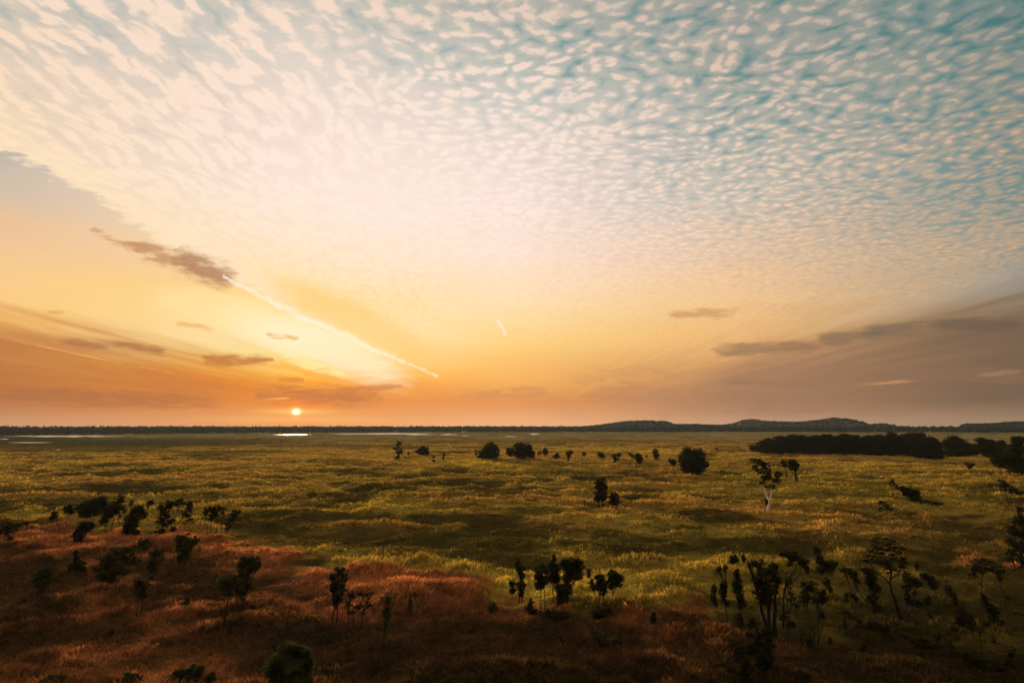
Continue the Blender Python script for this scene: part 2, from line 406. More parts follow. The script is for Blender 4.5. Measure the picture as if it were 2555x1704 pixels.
# ------------------------------------------------------------------ the plain: height and vegetation map
def ground_z(x, y):
    x = np.asarray(x, float); y = np.asarray(y, float)
    r = np.hypot(x, y)
    f = 1 - sstep(350, 1000, r)
    z = (fbm(x, y, 26, 3, 11) - 0.5) * 1.5 * f
    z = z + (fbm(x, y, 6.5, 3, 14) - 0.5) * 1.9 * (1 - sstep(220, 520, r))
    return z

def to_disp(x, y, z=0.0):
    """where a ground point falls in 2351-wide photo coordinates (used once, to draw the vegetation map)"""
    zz = z - CAM_H
    dep = y * CP + zz * SP
    up = -y * SP + zz * CP
    dep = np.maximum(dep, 0.1)
    return (1277.5 + FPX * x / dep) / 1.08677, (852 - FPX * up / dep) / 1.08677

DRY_X = [-900, 0, 200, 330, 480, 600, 660, 760, 960, 1100, 1200, 1420, 1640, 1720, 1800, 1950, 2351, 3300]
DRY_Y = [1225, 1218, 1207, 1217, 1230, 1246, 1276, 1292, 1322, 1348, 1378, 1398, 1405, 1425, 1448, 1478, 1515, 1560]
# (cx, cy, rx, ry, strength) patches of dark sedge, and painted tree shade in the lower right
DARKS = [(150, 1030, 260, 10, .8), (1200, 1012, 500, 4, .5), (1750, 1330, 160, 14, .7), (1950, 1300, 200, 18, .8), (1400, 1300, 120, 8, .5), (2050, 1240, 130, 12, .8), (1290, 1345, 60, 6, .6), (1580, 1330, 70, 6, .6), (1120, 1300, 80, 7, .5), (230, 1126, 280, 11, .9), (90, 1148, 160, 9, .7), (430, 1120, 60, 6, .8), (690, 1184, 170, 15, .9), (640, 1215, 150, 18, .8), (830, 1240, 220, 26, .9), (950, 1275, 150, 14, .8),
         (1100, 1160, 190, 9, .5), (1230, 1172, 70, 9, .7), (1640, 1255, 330, 32, 1.0), (1000, 1225, 360, 22, .75), (1150, 1290, 260, 10, .6), (2150, 1260, 260, 40, .6), (1500, 1236, 110, 12, .8), (1880, 1262, 130, 16, .8), (1300, 1222, 60, 8, .6), (2180, 1205, 150, 14, .8), (2060, 1180, 60, 8, .9),
         (2120, 1152, 60, 7, .8), (2250, 1240, 120, 26, .8), (2190, 1310, 120, 26, .6), (1330, 1087, 320, 4, .7), (1000, 1093, 200, 4, .55), (1680, 1103, 120, 4, .6), (2020, 1088, 300, 4, .5),
         (230, 1017, 520, 13, 1.0), (60, 1012, 260, 14, 1.0), (420, 1012, 300, 9, .8), (500, 1038, 220, 5, .8), (780, 1024, 260, 4, .7), (200, 1034, 260, 4, .7), (1100, 1016, 300, 3, .5), (1750, 1046, 120, 2.5, .5), (2150, 1420, 200, 60, .55), (2250, 1520, 220, 60, .7), (1900, 1380, 120, 25, .5),
         (130, 1350, 90, 18, .5), (120, 1455, 230, 26, .7), (350, 1440, 120, 18, .4), (1250, 1425, 110, 14, .8), (1390, 1415, 60, 16, .8), (620, 1520, 160, 18, .5), (900, 1500, 120, 16, .45), (1000, 1350, 70, 10, .4),
         (1780, 1520, 130, 40, .6), (740, 1395, 60, 12, .4), (1420, 1470, 60, 22, .6), (330, 1260, 80, 14, .5)]
GREENS = [(1300, 1340, 420, 42, .8), (1900, 1130, 450, 50, .5), (1000, 1062, 260, 14, .5), (1340, 1068, 260, 14, .35), (2150, 1340, 200, 30, .35), (1740, 1300, 120, 16, .6)]  # brighter green patches; the first paints in the sunlit mounds
REDS = [(2207, 1259, 18, 5, .75), (2241, 1273, 18, 6, .75), (2274, 1277, 15, 5, .75), (2218, 1287, 26, 6, .9), (2321, 1292, 18, 7, 1.0), (2260, 1262, 60, 20, .2), (1140, 1140, 240, 22, .28), (1230, 1048, 330, 7, .25)]
# dry grass painted brighter where the low sun strikes it
LIT_DRY = [(600, 1268, 150, 26, .9), (820, 1335, 170, 30, .9), (300, 1222, 260, 16, .8), (560, 1300, 120, 24, .7), (1000, 1345, 120, 18, .6), (80, 1235, 120, 14, .7), (250, 1500, 180, 24, .6), (430, 1550, 200, 20, .5), (1450, 1510, 160, 30, .4), (620, 1370, 60, 12, .5)]
PALES = [(690, 1448, 55, 7, .8), (672, 1334, 22, 5, .7), (1003, 1396, 18, 4, .9), (2090, 1375, 40, 6, .4)]

def blobs(dx, dy, L, wob):
    o = np.zeros_like(dx)
    for cx, cy, rx, ry, s in L:
        q = np.sqrt(((dx - cx) / rx) ** 2 + ((dy - cy) / ry) ** 2) + wob
        o = np.maximum(o, s * (1 - sstep(0.55, 1.2, q)))
    return o

def veg(x, y):
    """dry (0..1), dark (0..1), green brightness, red, pale, painted sunlight, painted dimming"""
    x = np.asarray(x, float); y = np.asarray(y, float)
    dx, dy = to_disp(x, y)
    front = y > 20
    wob = (fbm(x, y, 14, 4, 21) - 0.5) * 1.3
    wf = (fbm(x, y, 9, 4, 31) - 0.5)
    by = np.interp(dx, DRY_X, DRY_Y)
    wf2 = (fbm(x, y, 3.0, 3, 37) - 0.5)
    dry = sstep(-14, 14, (dy - by) + wf * 95 + wf2 * 50)
    dry = np.where(front, dry, 1.0)
    r = np.hypot(x, y)
    dark = blobs(dx, dy, DARKS, wob) * front
    n = fbm(x, y, 22, 5, 41, 0.55); n2 = fbm(x, y, 6, 4, 51, 0.55)
    n3 = fbm(x, y, 110, 4, 61, 0.55)
    nb = (sstep(1090, 1230, dy) * 0.035 + sstep(1330, 1500, dy) * 0.045 + sstep(1350, 2250, dx) * sstep(1170, 1340, dy) * 0.10) * front  # more dark toward bottom and right, painting in vignette and tree shade
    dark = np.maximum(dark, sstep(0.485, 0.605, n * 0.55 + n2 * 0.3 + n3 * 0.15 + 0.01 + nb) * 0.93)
    green = blobs(dx, dy, GREENS, wob) * front
    red = blobs(dx, dy, REDS, wob) * front
    pale = blobs(dx, dy, PALES, wob) * front
    lit_dry = blobs(dx, dy, LIT_DRY, wob) * front
    dark = dark * (1 - 0.8 * green) * (1 - red) * (1 - 0.75 * lit_dry)
    dim = 1 - 0.55 * front * sstep(1480, 2000, dx) * sstep(1270, 1400, dy) - 0.25 * front * sstep(1430, 1568, dy)  # vignette and wood shade painted into the grass colour
    return dry, dark, green, red, pale, lit_dry, dim

# ------------------------------------------------------------------ materials
def new_mat(name):
    m = bpy.data.materials.new(name); m.use_nodes = True
    t = NT(m.node_tree); t.n.clear()
    out = t.new('ShaderNodeOutputMaterial')
    return m, t, out

def attr(t, name):
    a = t.new('ShaderNodeAttribute'); a.attribute_name = name
    return a.outputs['Color']

# grass: blades carry their own colour, light passes through them
grass_mat, t, out = new_mat("grass_blades")
col = attr(t, "blade")
geo = t.new('ShaderNodeNewGeometry')
nz = t.noise(geo.outputs['Position'], 0.9, 3, 0.6)
col = t.mix(1.0, col, t.mix(t.rng(nz, 0.3, 0.7), (0.72, 0.74, 0.7), (1.25, 1.2, 1.1)), 'MULTIPLY')
df = t.new('ShaderNodeBsdfDiffuse'); t.put(df.inputs['Color'], col)
tr = t.new('ShaderNodeBsdfTranslucent'); t.put(tr.inputs['Color'], col)
ms = t.new('ShaderNodeMixShader'); ms.inputs[0].default_value = 0.45
t.l.new(df.outputs[0], ms.inputs[1]); t.l.new(tr.outputs[0], ms.inputs[2])
t.l.new(ms.outputs[0], out.inputs[0])

ground_mat, t, out = new_mat("plain_turf")
gcol = attr(t, "turf")
geo = t.new('ShaderNodeNewGeometry')
pos = geo.outputs['Position']
na = t.noise(pos, 0.30, 6, 0.65); nb = t.noise(pos, 0.06, 6, 0.65); ncn = t.noise(pos, 1.6, 3, 0.6)
fac = t.m('ADD', t.m('ADD', t.m('MULTIPLY', na, 0.5), t.m('MULTIPLY', nb, 0.3)), t.m('MULTIPLY', ncn, 0.3))
gc = t.mix(1.0, gcol, t.mix(t.rng(fac, 0.40, 0.70), (0.45, 0.46, 0.42), (1.5, 1.45, 1.35)), 'MULTIPLY')
bs = t.new('ShaderNodeBsdfPrincipled'); t.put(bs.inputs['Base Color'], gc)
bs.inputs['Roughness'].default_value = 1.0
bs.inputs['Specular IOR Level'].default_value = 0.0
bmp = t.new('ShaderNodeBump'); bmp.inputs['Strength'].default_value = 0.6; bmp.inputs['Distance'].default_value = 0.35
t.l.new(fac, bmp.inputs['Height']); t.l.new(bmp.outputs[0], bs.inputs['Normal'])
t.l.new(bs.outputs[0], out.inputs[0])

def foliage_mat(name, a, b, transl=0.3):
    m, t, out = new_mat(name)
    g = t.new('ShaderNodeNewGeometry')
    n_ = t.noise(g.outputs['Position'], 1.1, 4, 0.6)
    c = t.mix(t.rng(n_, 0.35, 0.65), a, b)
    d = t.new('ShaderNodeBsdfDiffuse'); t.put(d.inputs['Color'], c)
    x = t.new('ShaderNodeBsdfTranslucent'); t.put(x.inputs['Color'], c)
    s = t.new('ShaderNodeMixShader'); s.inputs[0].default_value = transl
    t.l.new(d.outputs[0], s.inputs[1]); t.l.new(x.outputs[0], s.inputs[2])
    t.l.new(s.outputs[0], out.inputs[0])
    return m
FOL_DARK = foliage_mat("dark_leaves", (0.017, 0.018, 0.008), (0.055, 0.053, 0.020))
FOL_GREEN = foliage_mat("green_leaves", (0.024, 0.027, 0.010), (0.088, 0.084, 0.026))
FOL_FAR = foliage_mat("forest_leaves", (0.016, 0.026, 0.024), (0.036, 0.048, 0.042))

def bark_mat(name, a, b):
    m, t, out = new_mat(name)
    g = t.new('ShaderNodeNewGeometry')
    mpp = t.new('ShaderNodeMapping'); t.put(mpp.inputs['Vector'], g.outputs['Position'])
    mpp.inputs['Scale'].default_value = (3, 3, 0.6)
    n_ = t.noise(mpp.outputs[0], 2.0, 5, 0.65)
    c = t.mix(t.rng(n_, 0.35, 0.65), a, b)
    s = t.new('ShaderNodeBsdfPrincipled'); t.put(s.inputs['Base Color'], c); s.inputs['Roughness'].default_value = 0.95
    s.inputs['Specular IOR Level'].default_value = 0.1
    t.l.new(s.outputs[0], out.inputs[0])
    return m
BARK = bark_mat("dark_bark", (0.012, 0.010, 0.008), (0.030, 0.025, 0.020))
BARK_PALE = bark_mat("pale_bark", (0.55, 0.45, 0.36), (0.85, 0.74, 0.62))
EARTH = bark_mat("mound_earth", (0.020, 0.016, 0.013), (0.045, 0.034, 0.026))
ROCK = bark_mat("hill_rock", (0.035, 0.036, 0.030), (0.075, 0.070, 0.055))

water_mat, t, out = new_mat("still_water")
s = t.new('ShaderNodeBsdfGlossy')
s.inputs['Color'].default_value = (0.92, 0.80, 0.66, 1)
s.inputs['Roughness'].default_value = 0.38
t.l.new(s.outputs[0], out.inputs[0])

# ------------------------------------------------------------------ mesh helpers
def mesh_obj(name, verts, faces_flat, per, mat, parent=None, color=None, cname=None, smooth=False):
    """verts (N,3), faces_flat: flat vertex indices; per: verts per face (int)"""
    me = bpy.data.meshes.new(name)
    v = np.asarray(verts, np.float32); f = np.asarray(faces_flat, np.int32).ravel()
    nf = len(f) // per
    me.vertices.add(len(v)); me.vertices.foreach_set("co", v.ravel())
    me.loops.add(len(f)); me.loops.foreach_set("vertex_index", f)
    me.polygons.add(nf)
    me.polygons.foreach_set("loop_start", np.arange(0, nf * per, per, dtype=np.int32))
    if smooth: me.polygons.foreach_set("use_smooth", np.ones(nf, bool))
    me.update(calc_edges=True)
    if color is not None:
        a = me.color_attributes.new(cname, 'FLOAT_COLOR', 'POINT')
        c = np.ones((len(v), 4), np.float32); c[:, :3] = color
        a.data.foreach_set("color", c.ravel())
    me.materials.append(mat)
    o = bpy.data.objects.new(name, me); COL.objects.link(o)
    if parent is not None: o.parent = parent
    return o

def tag(o, label=None, cat=None, group=None, kind=None):
    if label: o["label"] = label
    if cat: o["category"] = cat
    if group: o["group"] = group
    if kind: o["kind"] = kind
    return o

class Tubes:
    """tapered round limbs collected into one mesh"""
    def __init__(self, sides=6): self.v = []; self.f = []; self.n = 0; self.s = sides
    def add(self, pts, radii):
        pts = np.asarray(pts, float); k = self.s
        for i, (p, r) in enumerate(zip(pts, radii)):
            d = pts[min(i + 1, len(pts) - 1)] - pts[max(i - 1, 0)]
            d = d / (np.linalg.norm(d) + 1e-9)
            a = np.cross(d, (0.0, 1.0, 0.1)); a /= np.linalg.norm(a) + 1e-9
            bb = np.cross(d, a)
            ang = np.arange(k) * 2 * math.pi / k
            self.v.append(p + r * (np.outer(np.cos(ang), a) + np.outer(np.sin(ang), bb)))
        for i in range(len(pts) - 1):
            for j in range(k):
                a0 = self.n + i * k + j; a1 = self.n + i * k + (j + 1) % k
                self.f += [a0, a1, a1 + k, a0 + k]
        self.n += len(pts) * k
    def build(self, name, mat, parent):
        return mesh_obj(name, np.concatenate(self.v), self.f, 4, mat, parent, smooth=True)

def leaf_quads(cen, size, elong=1.8, droop=0.0):
    """leaf-sized rhombi at cen (N,3) with random lie; droop 0..1 turns them toward hanging"""
    n = len(cen)
    a = rng.normal(size=(n, 3)); a[:, 2] = a[:, 2] * (1 - droop) - droop * 2.0
    a /= np.linalg.norm(a, axis=1, keepdims=True) + 1e-9
    b_ = np.cross(a, rng.normal(size=(n, 3))); b_ /= np.linalg.norm(b_, axis=1, keepdims=True) + 1e-9
    s = np.asarray(size).reshape(-1, 1) * rng.uniform(0.6, 1.35, (n, 1))
    la = a * s * elong * 0.5; lb = b_ * s * 0.5
    v = np.stack([cen - la, cen + lb, cen + la, cen - lb], 1).reshape(-1, 3)
    return v, np.arange(n * 4)

# ------------------------------------------------------------------ placing things on the plain
def place(px, py):
    X, Y, Zr = ray(px, py)
    z = 0.0
    for _ in range(6):
        k = (z - CAM_H) / Zr
        z = float(ground_z(X * k, Y * k))
    k = (z - CAM_H) / Zr
    return X * k, Y * k, z

def frame_at(px, py):
    x, y, z = place(px, py)
    depth = y * CP + (z - CAM_H) * SP
    s = depth / FPX                      # metres per photo pixel there
    cosd = math.cos(math.atan2(CAM_H - z, math.hypot(x, y)))
    az = math.atan2(x, y)
    return x, y, z, s, cosd, az

STY = {  # leaves per photo-area, clumps, clump size, leaf elongation, droop, loose filler
    'dense':    dict(k=9.0, cl=26, cs=0.36, el=1.5, dr=0.0, fl=0.35),
    'round':    dict(k=5.8, cl=20, cs=0.33, el=1.6, dr=0.1, fl=0.25),
    'loose':    dict(k=4.0, cl=17, cs=0.29, el=1.8, dr=0.2, fl=0.18),
    'sparse':   dict(k=2.4, cl=12, cs=0.26, el=2.0, dr=0.2, fl=0.25),
    'hang':     dict(k=4.6, cl=12, cs=0.28, el=3.0, dr=0.75, fl=0.15),
    'upright':  dict(k=4.0, cl=16, cs=0.28, el=2.6, dr=-0.62, fl=0.22),
}

def crown_points(c, rad, style, px_area):
    st_ = STY[style]
    n = int(np.clip(px_area * st_['k'] * 1.5, 60, 9000))
    K = max(4, int(st_['cl'] * (0.6 + 0.4 * min(2.0, px_area / 500))))
    # clump centres sit mostly near the outside of the lobe
    u = rng.normal(size=(K, 3)); u /= np.linalg.norm(u, axis=1, keepdims=True)
    u *= rng.uniform(0.25, 0.85, (K, 1)) ** 0.7
    cs = st_['cs'] * rng.uniform(0.6, 1.35, K)
    idx = rng.integers(0, K, n)
    g = rng.normal(size=(n, 3)); g /= np.linalg.norm(g, axis=1, keepdims=True)
    g *= rng.uniform(0, 1, (n, 1)) ** (1 / 1.9)
    far_ = rng.uniform(0, 1, n) < (0.06 if style == 'dense' else 0.24)
    g[far_] *= rng.uniform(1.0, 1.75, (int(far_.sum()), 1))
    pts = u[idx] + g * cs[idx][:, None] * np.array([1, 1, 0.85])
    nf = int(n * st_['fl'])
    if nf: pts[:nf] = g[:nf] * 0.88
    return c + pts * rad, u * rad + c

def make_tree(name, label, cat, bases, lobes, style='round', trunk_w=None, bark=None, leaf=None,
              group=None, whole_bush=False, extra_limbs=None, leaf_px=1.15, depth_k=0.9):
    """bases: photo px of each stem foot (first anchors the thing); lobes: (cx, cy, rx, ry) photo px"""
    bx, by = bases[0]
    x, y, z, s, cosd, az = frame_at(bx, by)
    def loc(px, py, d=0.0):
        return np.array([(px - bx) * s, d, (by - py) * s / cosd])
    leaf = leaf or FOL_DARK; bark = bark or BARK
    V = []; F = []; n0 = 0; anchors = []
    lsz = max(0.09, leaf_px * s * 2.5 * 0.68)
    for (cx, cy, rx, ry) in lobes:
        d = random.uniform(-0.35, 0.35) * rx * s
        c = loc(cx, cy, d)
        q_ = 1.14 if style == 'dense' else 1.04
        rx *= q_; ry *= q_
        rad = np.array([rx * s, rx * s * depth_k, ry * s / cosd])
        area = math.pi * rx * ry / 6.2       # in 1024-wide pixels
        pts, cl = crown_points(c, rad, style, area)
        pts = pts[pts[:, 2] > 0.02]
        v, f = leaf_quads(pts, np.full(len(pts), lsz), STY[style]['el'], abs(STY[style]['dr']))
        V.append(v); F.append(f + n0); n0 += len(v)
        anchors.append((c, rad, cl))
    if len(lobes) >= 3 and style != 'sparse':
        for _ in range(len(lobes)):
            i, j = rng.integers(0, len(lobes), 2)
            (c0, r_0, _q), (c1, r_1, _q) = anchors[i], anchors[j]
            if i == j or np.linalg.norm((c0 - c1)[[0, 2]]) > 1.5 * (r_0[0] + r_1[0]): continue
            c = c0 + (c1 - c0) * rng.uniform(0.3, 0.7); rad = (r_0 + r_1) * 0.5 * rng.uniform(0.45, 0.75)
            pts, cl = crown_points(c, rad, style, math.pi * rad[0] * rad[2] / s ** 2 / 6.2 * 0.7)
            pts = pts[pts[:, 2] > 0.02]
            v, f = leaf_quads(pts, np.full(len(pts), lsz), STY[style]['el'], abs(STY[style]['dr']))
            V.append(v); F.append(f + n0); n0 += len(v)
    zmax = max(c[2] + r[2] for c, r, _ in anchors)
    if whole_bush:
        o = mesh_obj(name, np.concatenate(V), np.concatenate(F), 4, leaf)
        o.location = (x, y, z - 0.05); o.rotation_euler = (0, 0, -az)
        return tag(o, label, cat, group)
    root = bpy.data.objects.new(name, None); COL.objects.link(root)
    root.location = (x, y, z - 0.05); root.rotation_euler = (0, 0, -az); root.empty_display_size = 0.5
    tag(root, label, cat, group)
    r0 = trunk_w * 0.5 if trunk_w else max(0.035, 0.011 * zmax)
    feet = [loc(px, by) * np.array([1, 0, 0]) + np.array([0, random.uniform(-.3, .3) if i else 0, -0.25]) for i, (px, _) in enumerate(bases)]
    share = [[] for _ in feet]
    for c, rad, cl in anchors:
        share[int(np.argmin([abs(fp[0] - c[0]) + 0.25 * rad[0] * len(share[j]) for j, fp in enumerate(feet)]))].append((c, rad, cl))
    for i, fp in enumerate(feet):
        T = Tubes(6)
        mine = share[i] or [(anchors[0][0] + rng.normal(size=3) * anchors[0][1] * 0.4, anchors[0][1], anchors[0][2][:2])]
        low = min(c[2] - r_[2] * 0.6 for c, r_, _ in mine); cen = np.mean([c for c, _, _ in mine], 0)
        fork = fp + (cen - fp) * 0.62
        fork[2] = max(fp[2] + 0.3 * (cen[2] - fp[2]), min(fork[2], low + 0.25 * (cen[2] - low)))
        sway = rng.normal(size=3) * 0.03 * np.linalg.norm(fork - fp); sway[2] = 0
        stem = [fp, fp + (fork - fp) * 0.4 + sway, fp + (fork - fp) * 0.75 - sway * 0.5, fork]
        if not (extra_limbs and i == 0):
            T.add(stem, [r0 * 1.2, r0 * 0.9, r0 * 0.75, r0 * 0.6])
            for c, rad, cl in mine:
                k0 = fp + (fork - fp) * random.uniform(0.8, 1.0)
                m_ = k0 + (c - k0) * 0.5 + rng.normal(size=3) * 0.06 * np.linalg.norm(c - k0)
                T.add([k0, m_, c], [max(.03, r0 * 0.5), max(.026, r0 * 0.36), max(.02, r0 * 0.2)])
                for q in cl[:8]:
                    b0 = m_ + (c - m_) * random.uniform(-0.3, 0.8)
                    T.add([b0, (b0 + q) / 2 + rng.normal(size=3) * 0.05 * np.linalg.norm(q - b0), q + (q - b0) * (0.1 if style == 'dense' else 0.3)], [max(.022, r0 * 0.28), max(.018, r0 * 0.2), max(.012, r0 * 0.1)])
        if i == 0:
            for pl, w0, w1 in (extra_limbs or []):
                p3 = [loc(px, py, random.uniform(-.2, .2)) for px, py in pl]
                T.add(p3, np.linspace(w0, w1, len(p3)))
        T.build("trunk", bark, root)
    mesh_obj("crown", np.concatenate(V), np.concatenate(F), 4, leaf, root)
    return root

# ------------------------------------------------------------------ ground sheet
fa = np.linspace(-52, 52, 640)
ba = np.linspace(52, 308, 66)[1:-1]
ang = np.radians(np.concatenate([fa, ba]))
rad_ = np.concatenate([[3, 10, 20, 30, 38], np.geomspace(44, 9000, 430)])
A, RR = np.meshgrid(ang, rad_)
gx = RR * np.sin(A); gy = RR * np.cos(A)
gz = ground_z(gx, gy)
na_, nr_ = len(ang), len(rad_)
gv = np.stack([gx, gy, gz], -1).reshape(-1, 3)
ii = np.arange(nr_ - 1)[:, None] * na_; jj = np.arange(na_)[None, :]; j2 = (jj + 1) % na_
gf = np.stack([ii + jj, ii + na_ + jj, ii + na_ + j2, ii + j2], -1).reshape(-1)
gv = np.concatenate([gv, [[0, 0, 0]]])

C_GREEN_HI = np.array([0.62, 0.435, 0.070]); C_GREEN_LO = np.array([0.36, 0.235, 0.042])
C_TAN = np.array([0.46, 0.225, 0.060])
C_DARK = np.array([0.026, 0.026, 0.010])
C_DRY_HI = np.array([0.66, 0.245, 0.090]); C_DRY_LO = np.array([0.165, 0.066, 0.025])
C_RED = np.array([0.60, 0.235, 0.075]); C_PALE = np.array([0.24, 0.22, 0.21])
C_FAR = np.array([0.27, 0.185, 0.062])

def veg_color(x, y, jitter=0.0):
    dry, dark, green, red, pale, lit_dry, dim = veg(x, y)
    r = np.hypot(x, y)
    nn = fbm(x, y, 3.5, 3, 77)
    n4 = fbm(x, y, 60, 4, 83)
    gm = np.clip(0.30 + 0.9 * (n4 - 0.45) + 0.6 * (nn - 0.5) + 0.55 * green, 0, 1)[:, None]
    g = C_GREEN_LO * (1 - gm) + C_GREEN_HI * gm
    tn = (sstep(0.50, 0.64, 0.7 * fbm(x, y, 34, 4, 131) + 0.3 * n4) * 0.5)[:, None]
    g = g * (1 - tn) + C_TAN * tn * (0.6 + 0.8 * nn[:, None])
    ff = sstep(450, 1100, r)[:, None]
    g = g * (1 - ff) + C_FAR * ff
    dm = np.clip(0.40 + 1.2 * (nn - 0.5) + 0.8 * (n4 - 0.5) + 0.55 * lit_dry, 0, 1.25)[:, None]
    d = C_DRY_LO * (1 - dm) + C_DRY_HI * dm
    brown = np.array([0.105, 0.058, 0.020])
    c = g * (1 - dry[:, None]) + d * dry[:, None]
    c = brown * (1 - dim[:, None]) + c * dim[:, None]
    c = c * (1 - red[:, None]) + C_RED * red[:, None]
    c = c * (1 - pale[:, None]) + C_PALE * pale[:, None]
    c = c * (1 - dark[:, None] * 0.86) + C_DARK * dark[:, None] * 0.86
    if jitter: c = c * rng.uniform(1 - jitter, 1 + jitter, (len(c), 1))
    return c, dark, dry, pale

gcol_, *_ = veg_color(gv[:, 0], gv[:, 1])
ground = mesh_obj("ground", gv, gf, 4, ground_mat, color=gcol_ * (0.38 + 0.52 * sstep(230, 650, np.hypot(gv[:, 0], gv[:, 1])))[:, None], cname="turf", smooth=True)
tag(ground, "flat grassy flood plain stretching to the far forest", kind="structure")

# ------------------------------------------------------------------ grass
def scatter(n, r0, r1, power, az=41):
    """points with density ~ r^-power between r0 and r1"""
    u = rng.uniform(0, 1, n)
    e = 2 - power
    r = (r0 ** e + u * (r1 ** e - r0 ** e)) ** (1 / e)
    a = np.radians(rng.uniform(-az, az, n))
    return r * np.sin(a), r * np.cos(a)

def grass(name, n, r0, r1, power, blades, label, want_dry):
    x, y = scatter(n, r0, r1, power)
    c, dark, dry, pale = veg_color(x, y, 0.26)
    keep = (rng.uniform(0, 1, n) > pale * 0.9)
    keep &= (dry > 0.5) == want_dry
    keep &= rng.uniform(0, 1, n) > dark * 0.55
    x, y, c, dark = x[keep], y[keep], c[keep], dark[keep]
    r = np.hypot(x, y)
    clump = 0.45 * fbm(x, y, 4.2, 3, 91, 0.6) + 0.55 * fbm(x, y, 6.5, 3, 14)
    clump2 = fbm(x, y, 13, 3, 95)
    hgt = (0.26 + 0.85 * sstep(0.38, 0.70, clump) * (0.55 + 0.8 * clump2)) * (1 - 0.4 * dark)
    if want_dry: hgt = hgt * 0.85 + 0.12
    m = len(x)
    B = blades
    X = np.repeat(x, B); Y = np.repeat(y, B); H = np.repeat(hgt, B) * rng.uniform(0.55, 1.2, m * B)
    RRr = np.repeat(r, B)
    spread = np.repeat(0.14 + 0.0020 * r, B)
    aa = rng.uniform(0, 2 * math.pi, m * B); q = np.sqrt(rng.uniform(0, 1, m * B)) * spread
    X = X + q * np.cos(aa); Y = Y + q * np.sin(aa)
    Zb = ground_z(X, Y) - 0.05
    lean = rng.uniform(0.10, 0.75, m * B) * H; al = rng.uniform(0, 2 * math.pi, m * B)
    lx = np.cos(al) * lean + 0.05 * H; ly = np.sin(al) * lean
    w = (0.018 + 0.00052 * RRr) * rng.uniform(0.7, 1.4, m * B)
    pa = rng.uniform(0, 2 * math.pi, m * B)
    wx, wy = np.cos(pa) * w, np.sin(pa) * w
    v = np.empty((m * B, 4, 3), np.float32)
    v[:, 0] = np.stack([X - wx, Y - wy, Zb], -1)
    v[:, 1] = np.stack([X + wx, Y + wy, Zb], -1)
    v[:, 2] = np.stack([X + lx * .45 + wx * .75, Y + ly * .45 + wy * .75, Zb + H * .66], -1)
    v[:, 3] = np.stack([X + lx, Y + ly, Zb + H], -1)
    cc = np.repeat(c, B, 0) * rng.uniform(0.75, 1.25, (m * B, 1))
    cv = np.repeat(cc, 4, 0).astype(np.float32)
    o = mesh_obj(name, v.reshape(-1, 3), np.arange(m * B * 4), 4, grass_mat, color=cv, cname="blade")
    return tag(o, label, "grass", kind="stuff")

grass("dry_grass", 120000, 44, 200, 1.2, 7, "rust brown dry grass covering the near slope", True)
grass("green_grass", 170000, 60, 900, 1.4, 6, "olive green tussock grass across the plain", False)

# ------------------------------------------------------------------ water
def water(pts, label):
    """thin sheet of water drawn between ground points given in display px"""
    vs = [place(px * 1.08677, py * 1.08677) for px, py in pts]
    vs = np.array([(a, b_, 0.06) for a, b_, _ in vs])
    me = bpy.data.meshes.new("water"); me.from_pydata([tuple(q) for q in vs], [], [list(range(len(vs)))])
    me.materials.append(water_mat)
    o = bpy.data.objects.new("water", me); COL.objects.link(o)
    return tag(o, label, kind="structure")
def lens(x0, x1, y, h, k=7):
    h = h * 1.7
    xs = np.linspace(x0, x1, k)
    up = [(q, y - h * (0.25 + 0.75 * random.random()) * math.sin(math.pi * (i + .35) / (k - .3))) for i, q in enumerate(xs)]
    lo = [(q, y + h * (0.25 + 0.75 * random.random()) * math.sin(math.pi * (i + .35) / (k - .3))) for i, q in enumerate(xs)]
    return lo + up[::-1]
water(lens(10, 286, 1001.2, 1.2, 13), "long thin pool shining far out on the left")
water(lens(0, 20, 1008, 0.6), "short pool at the left edge of the plain")
water(lens(20, 120, 1016, 0.6, 9), "dull narrow pool in the dark sedge")
water(lens(126, 140, 1032.5, 0.7), "tiny bright puddle in the dark sedge")
water(lens(622, 715, 997.8, 0.42, 15), "pool under the sun catching its reflection")
water(lens(764, 1005, 995.8, 1.0, 15), "long thin pool right of the sun's reflection")
water(lens(1010, 1052, 997.5, 0.7, 9), "short pool after the long thin pool")
water(lens(930, 990, 997.8, 0.6, 9), "sliver of water below the long pool")
water(lens(1215, 1240, 996.8, 0.9), "small bright pool left of the hills")
water(lens(1060, 1075, 1000.4, 0.4), "speck of water on the middle plain")
water(lens(1160, 1185, 1002, 0.5), "short water streak on the middle plain")
water(lens(1800, 1835, 1026, 0.6), "thin water streak left of the dark grove")

# ------------------------------------------------------------------ far forest and hills
def card_mass(cx, cy, cz, rad, per, size):
    n = len(cx)
    g = rng.normal(size=(n, per, 3)); g /= np.linalg.norm(g, axis=2, keepdims=True)
    g *= rng.uniform(0.45, 1.0, (n, per, 1))
    p = np.stack([cx, cy, cz], -1)[:, None, :] + g * rad[:, None, :]
    p = p.reshape(-1, 3)
    return leaf_quads(p, np.full(len(p), size), 1.3)

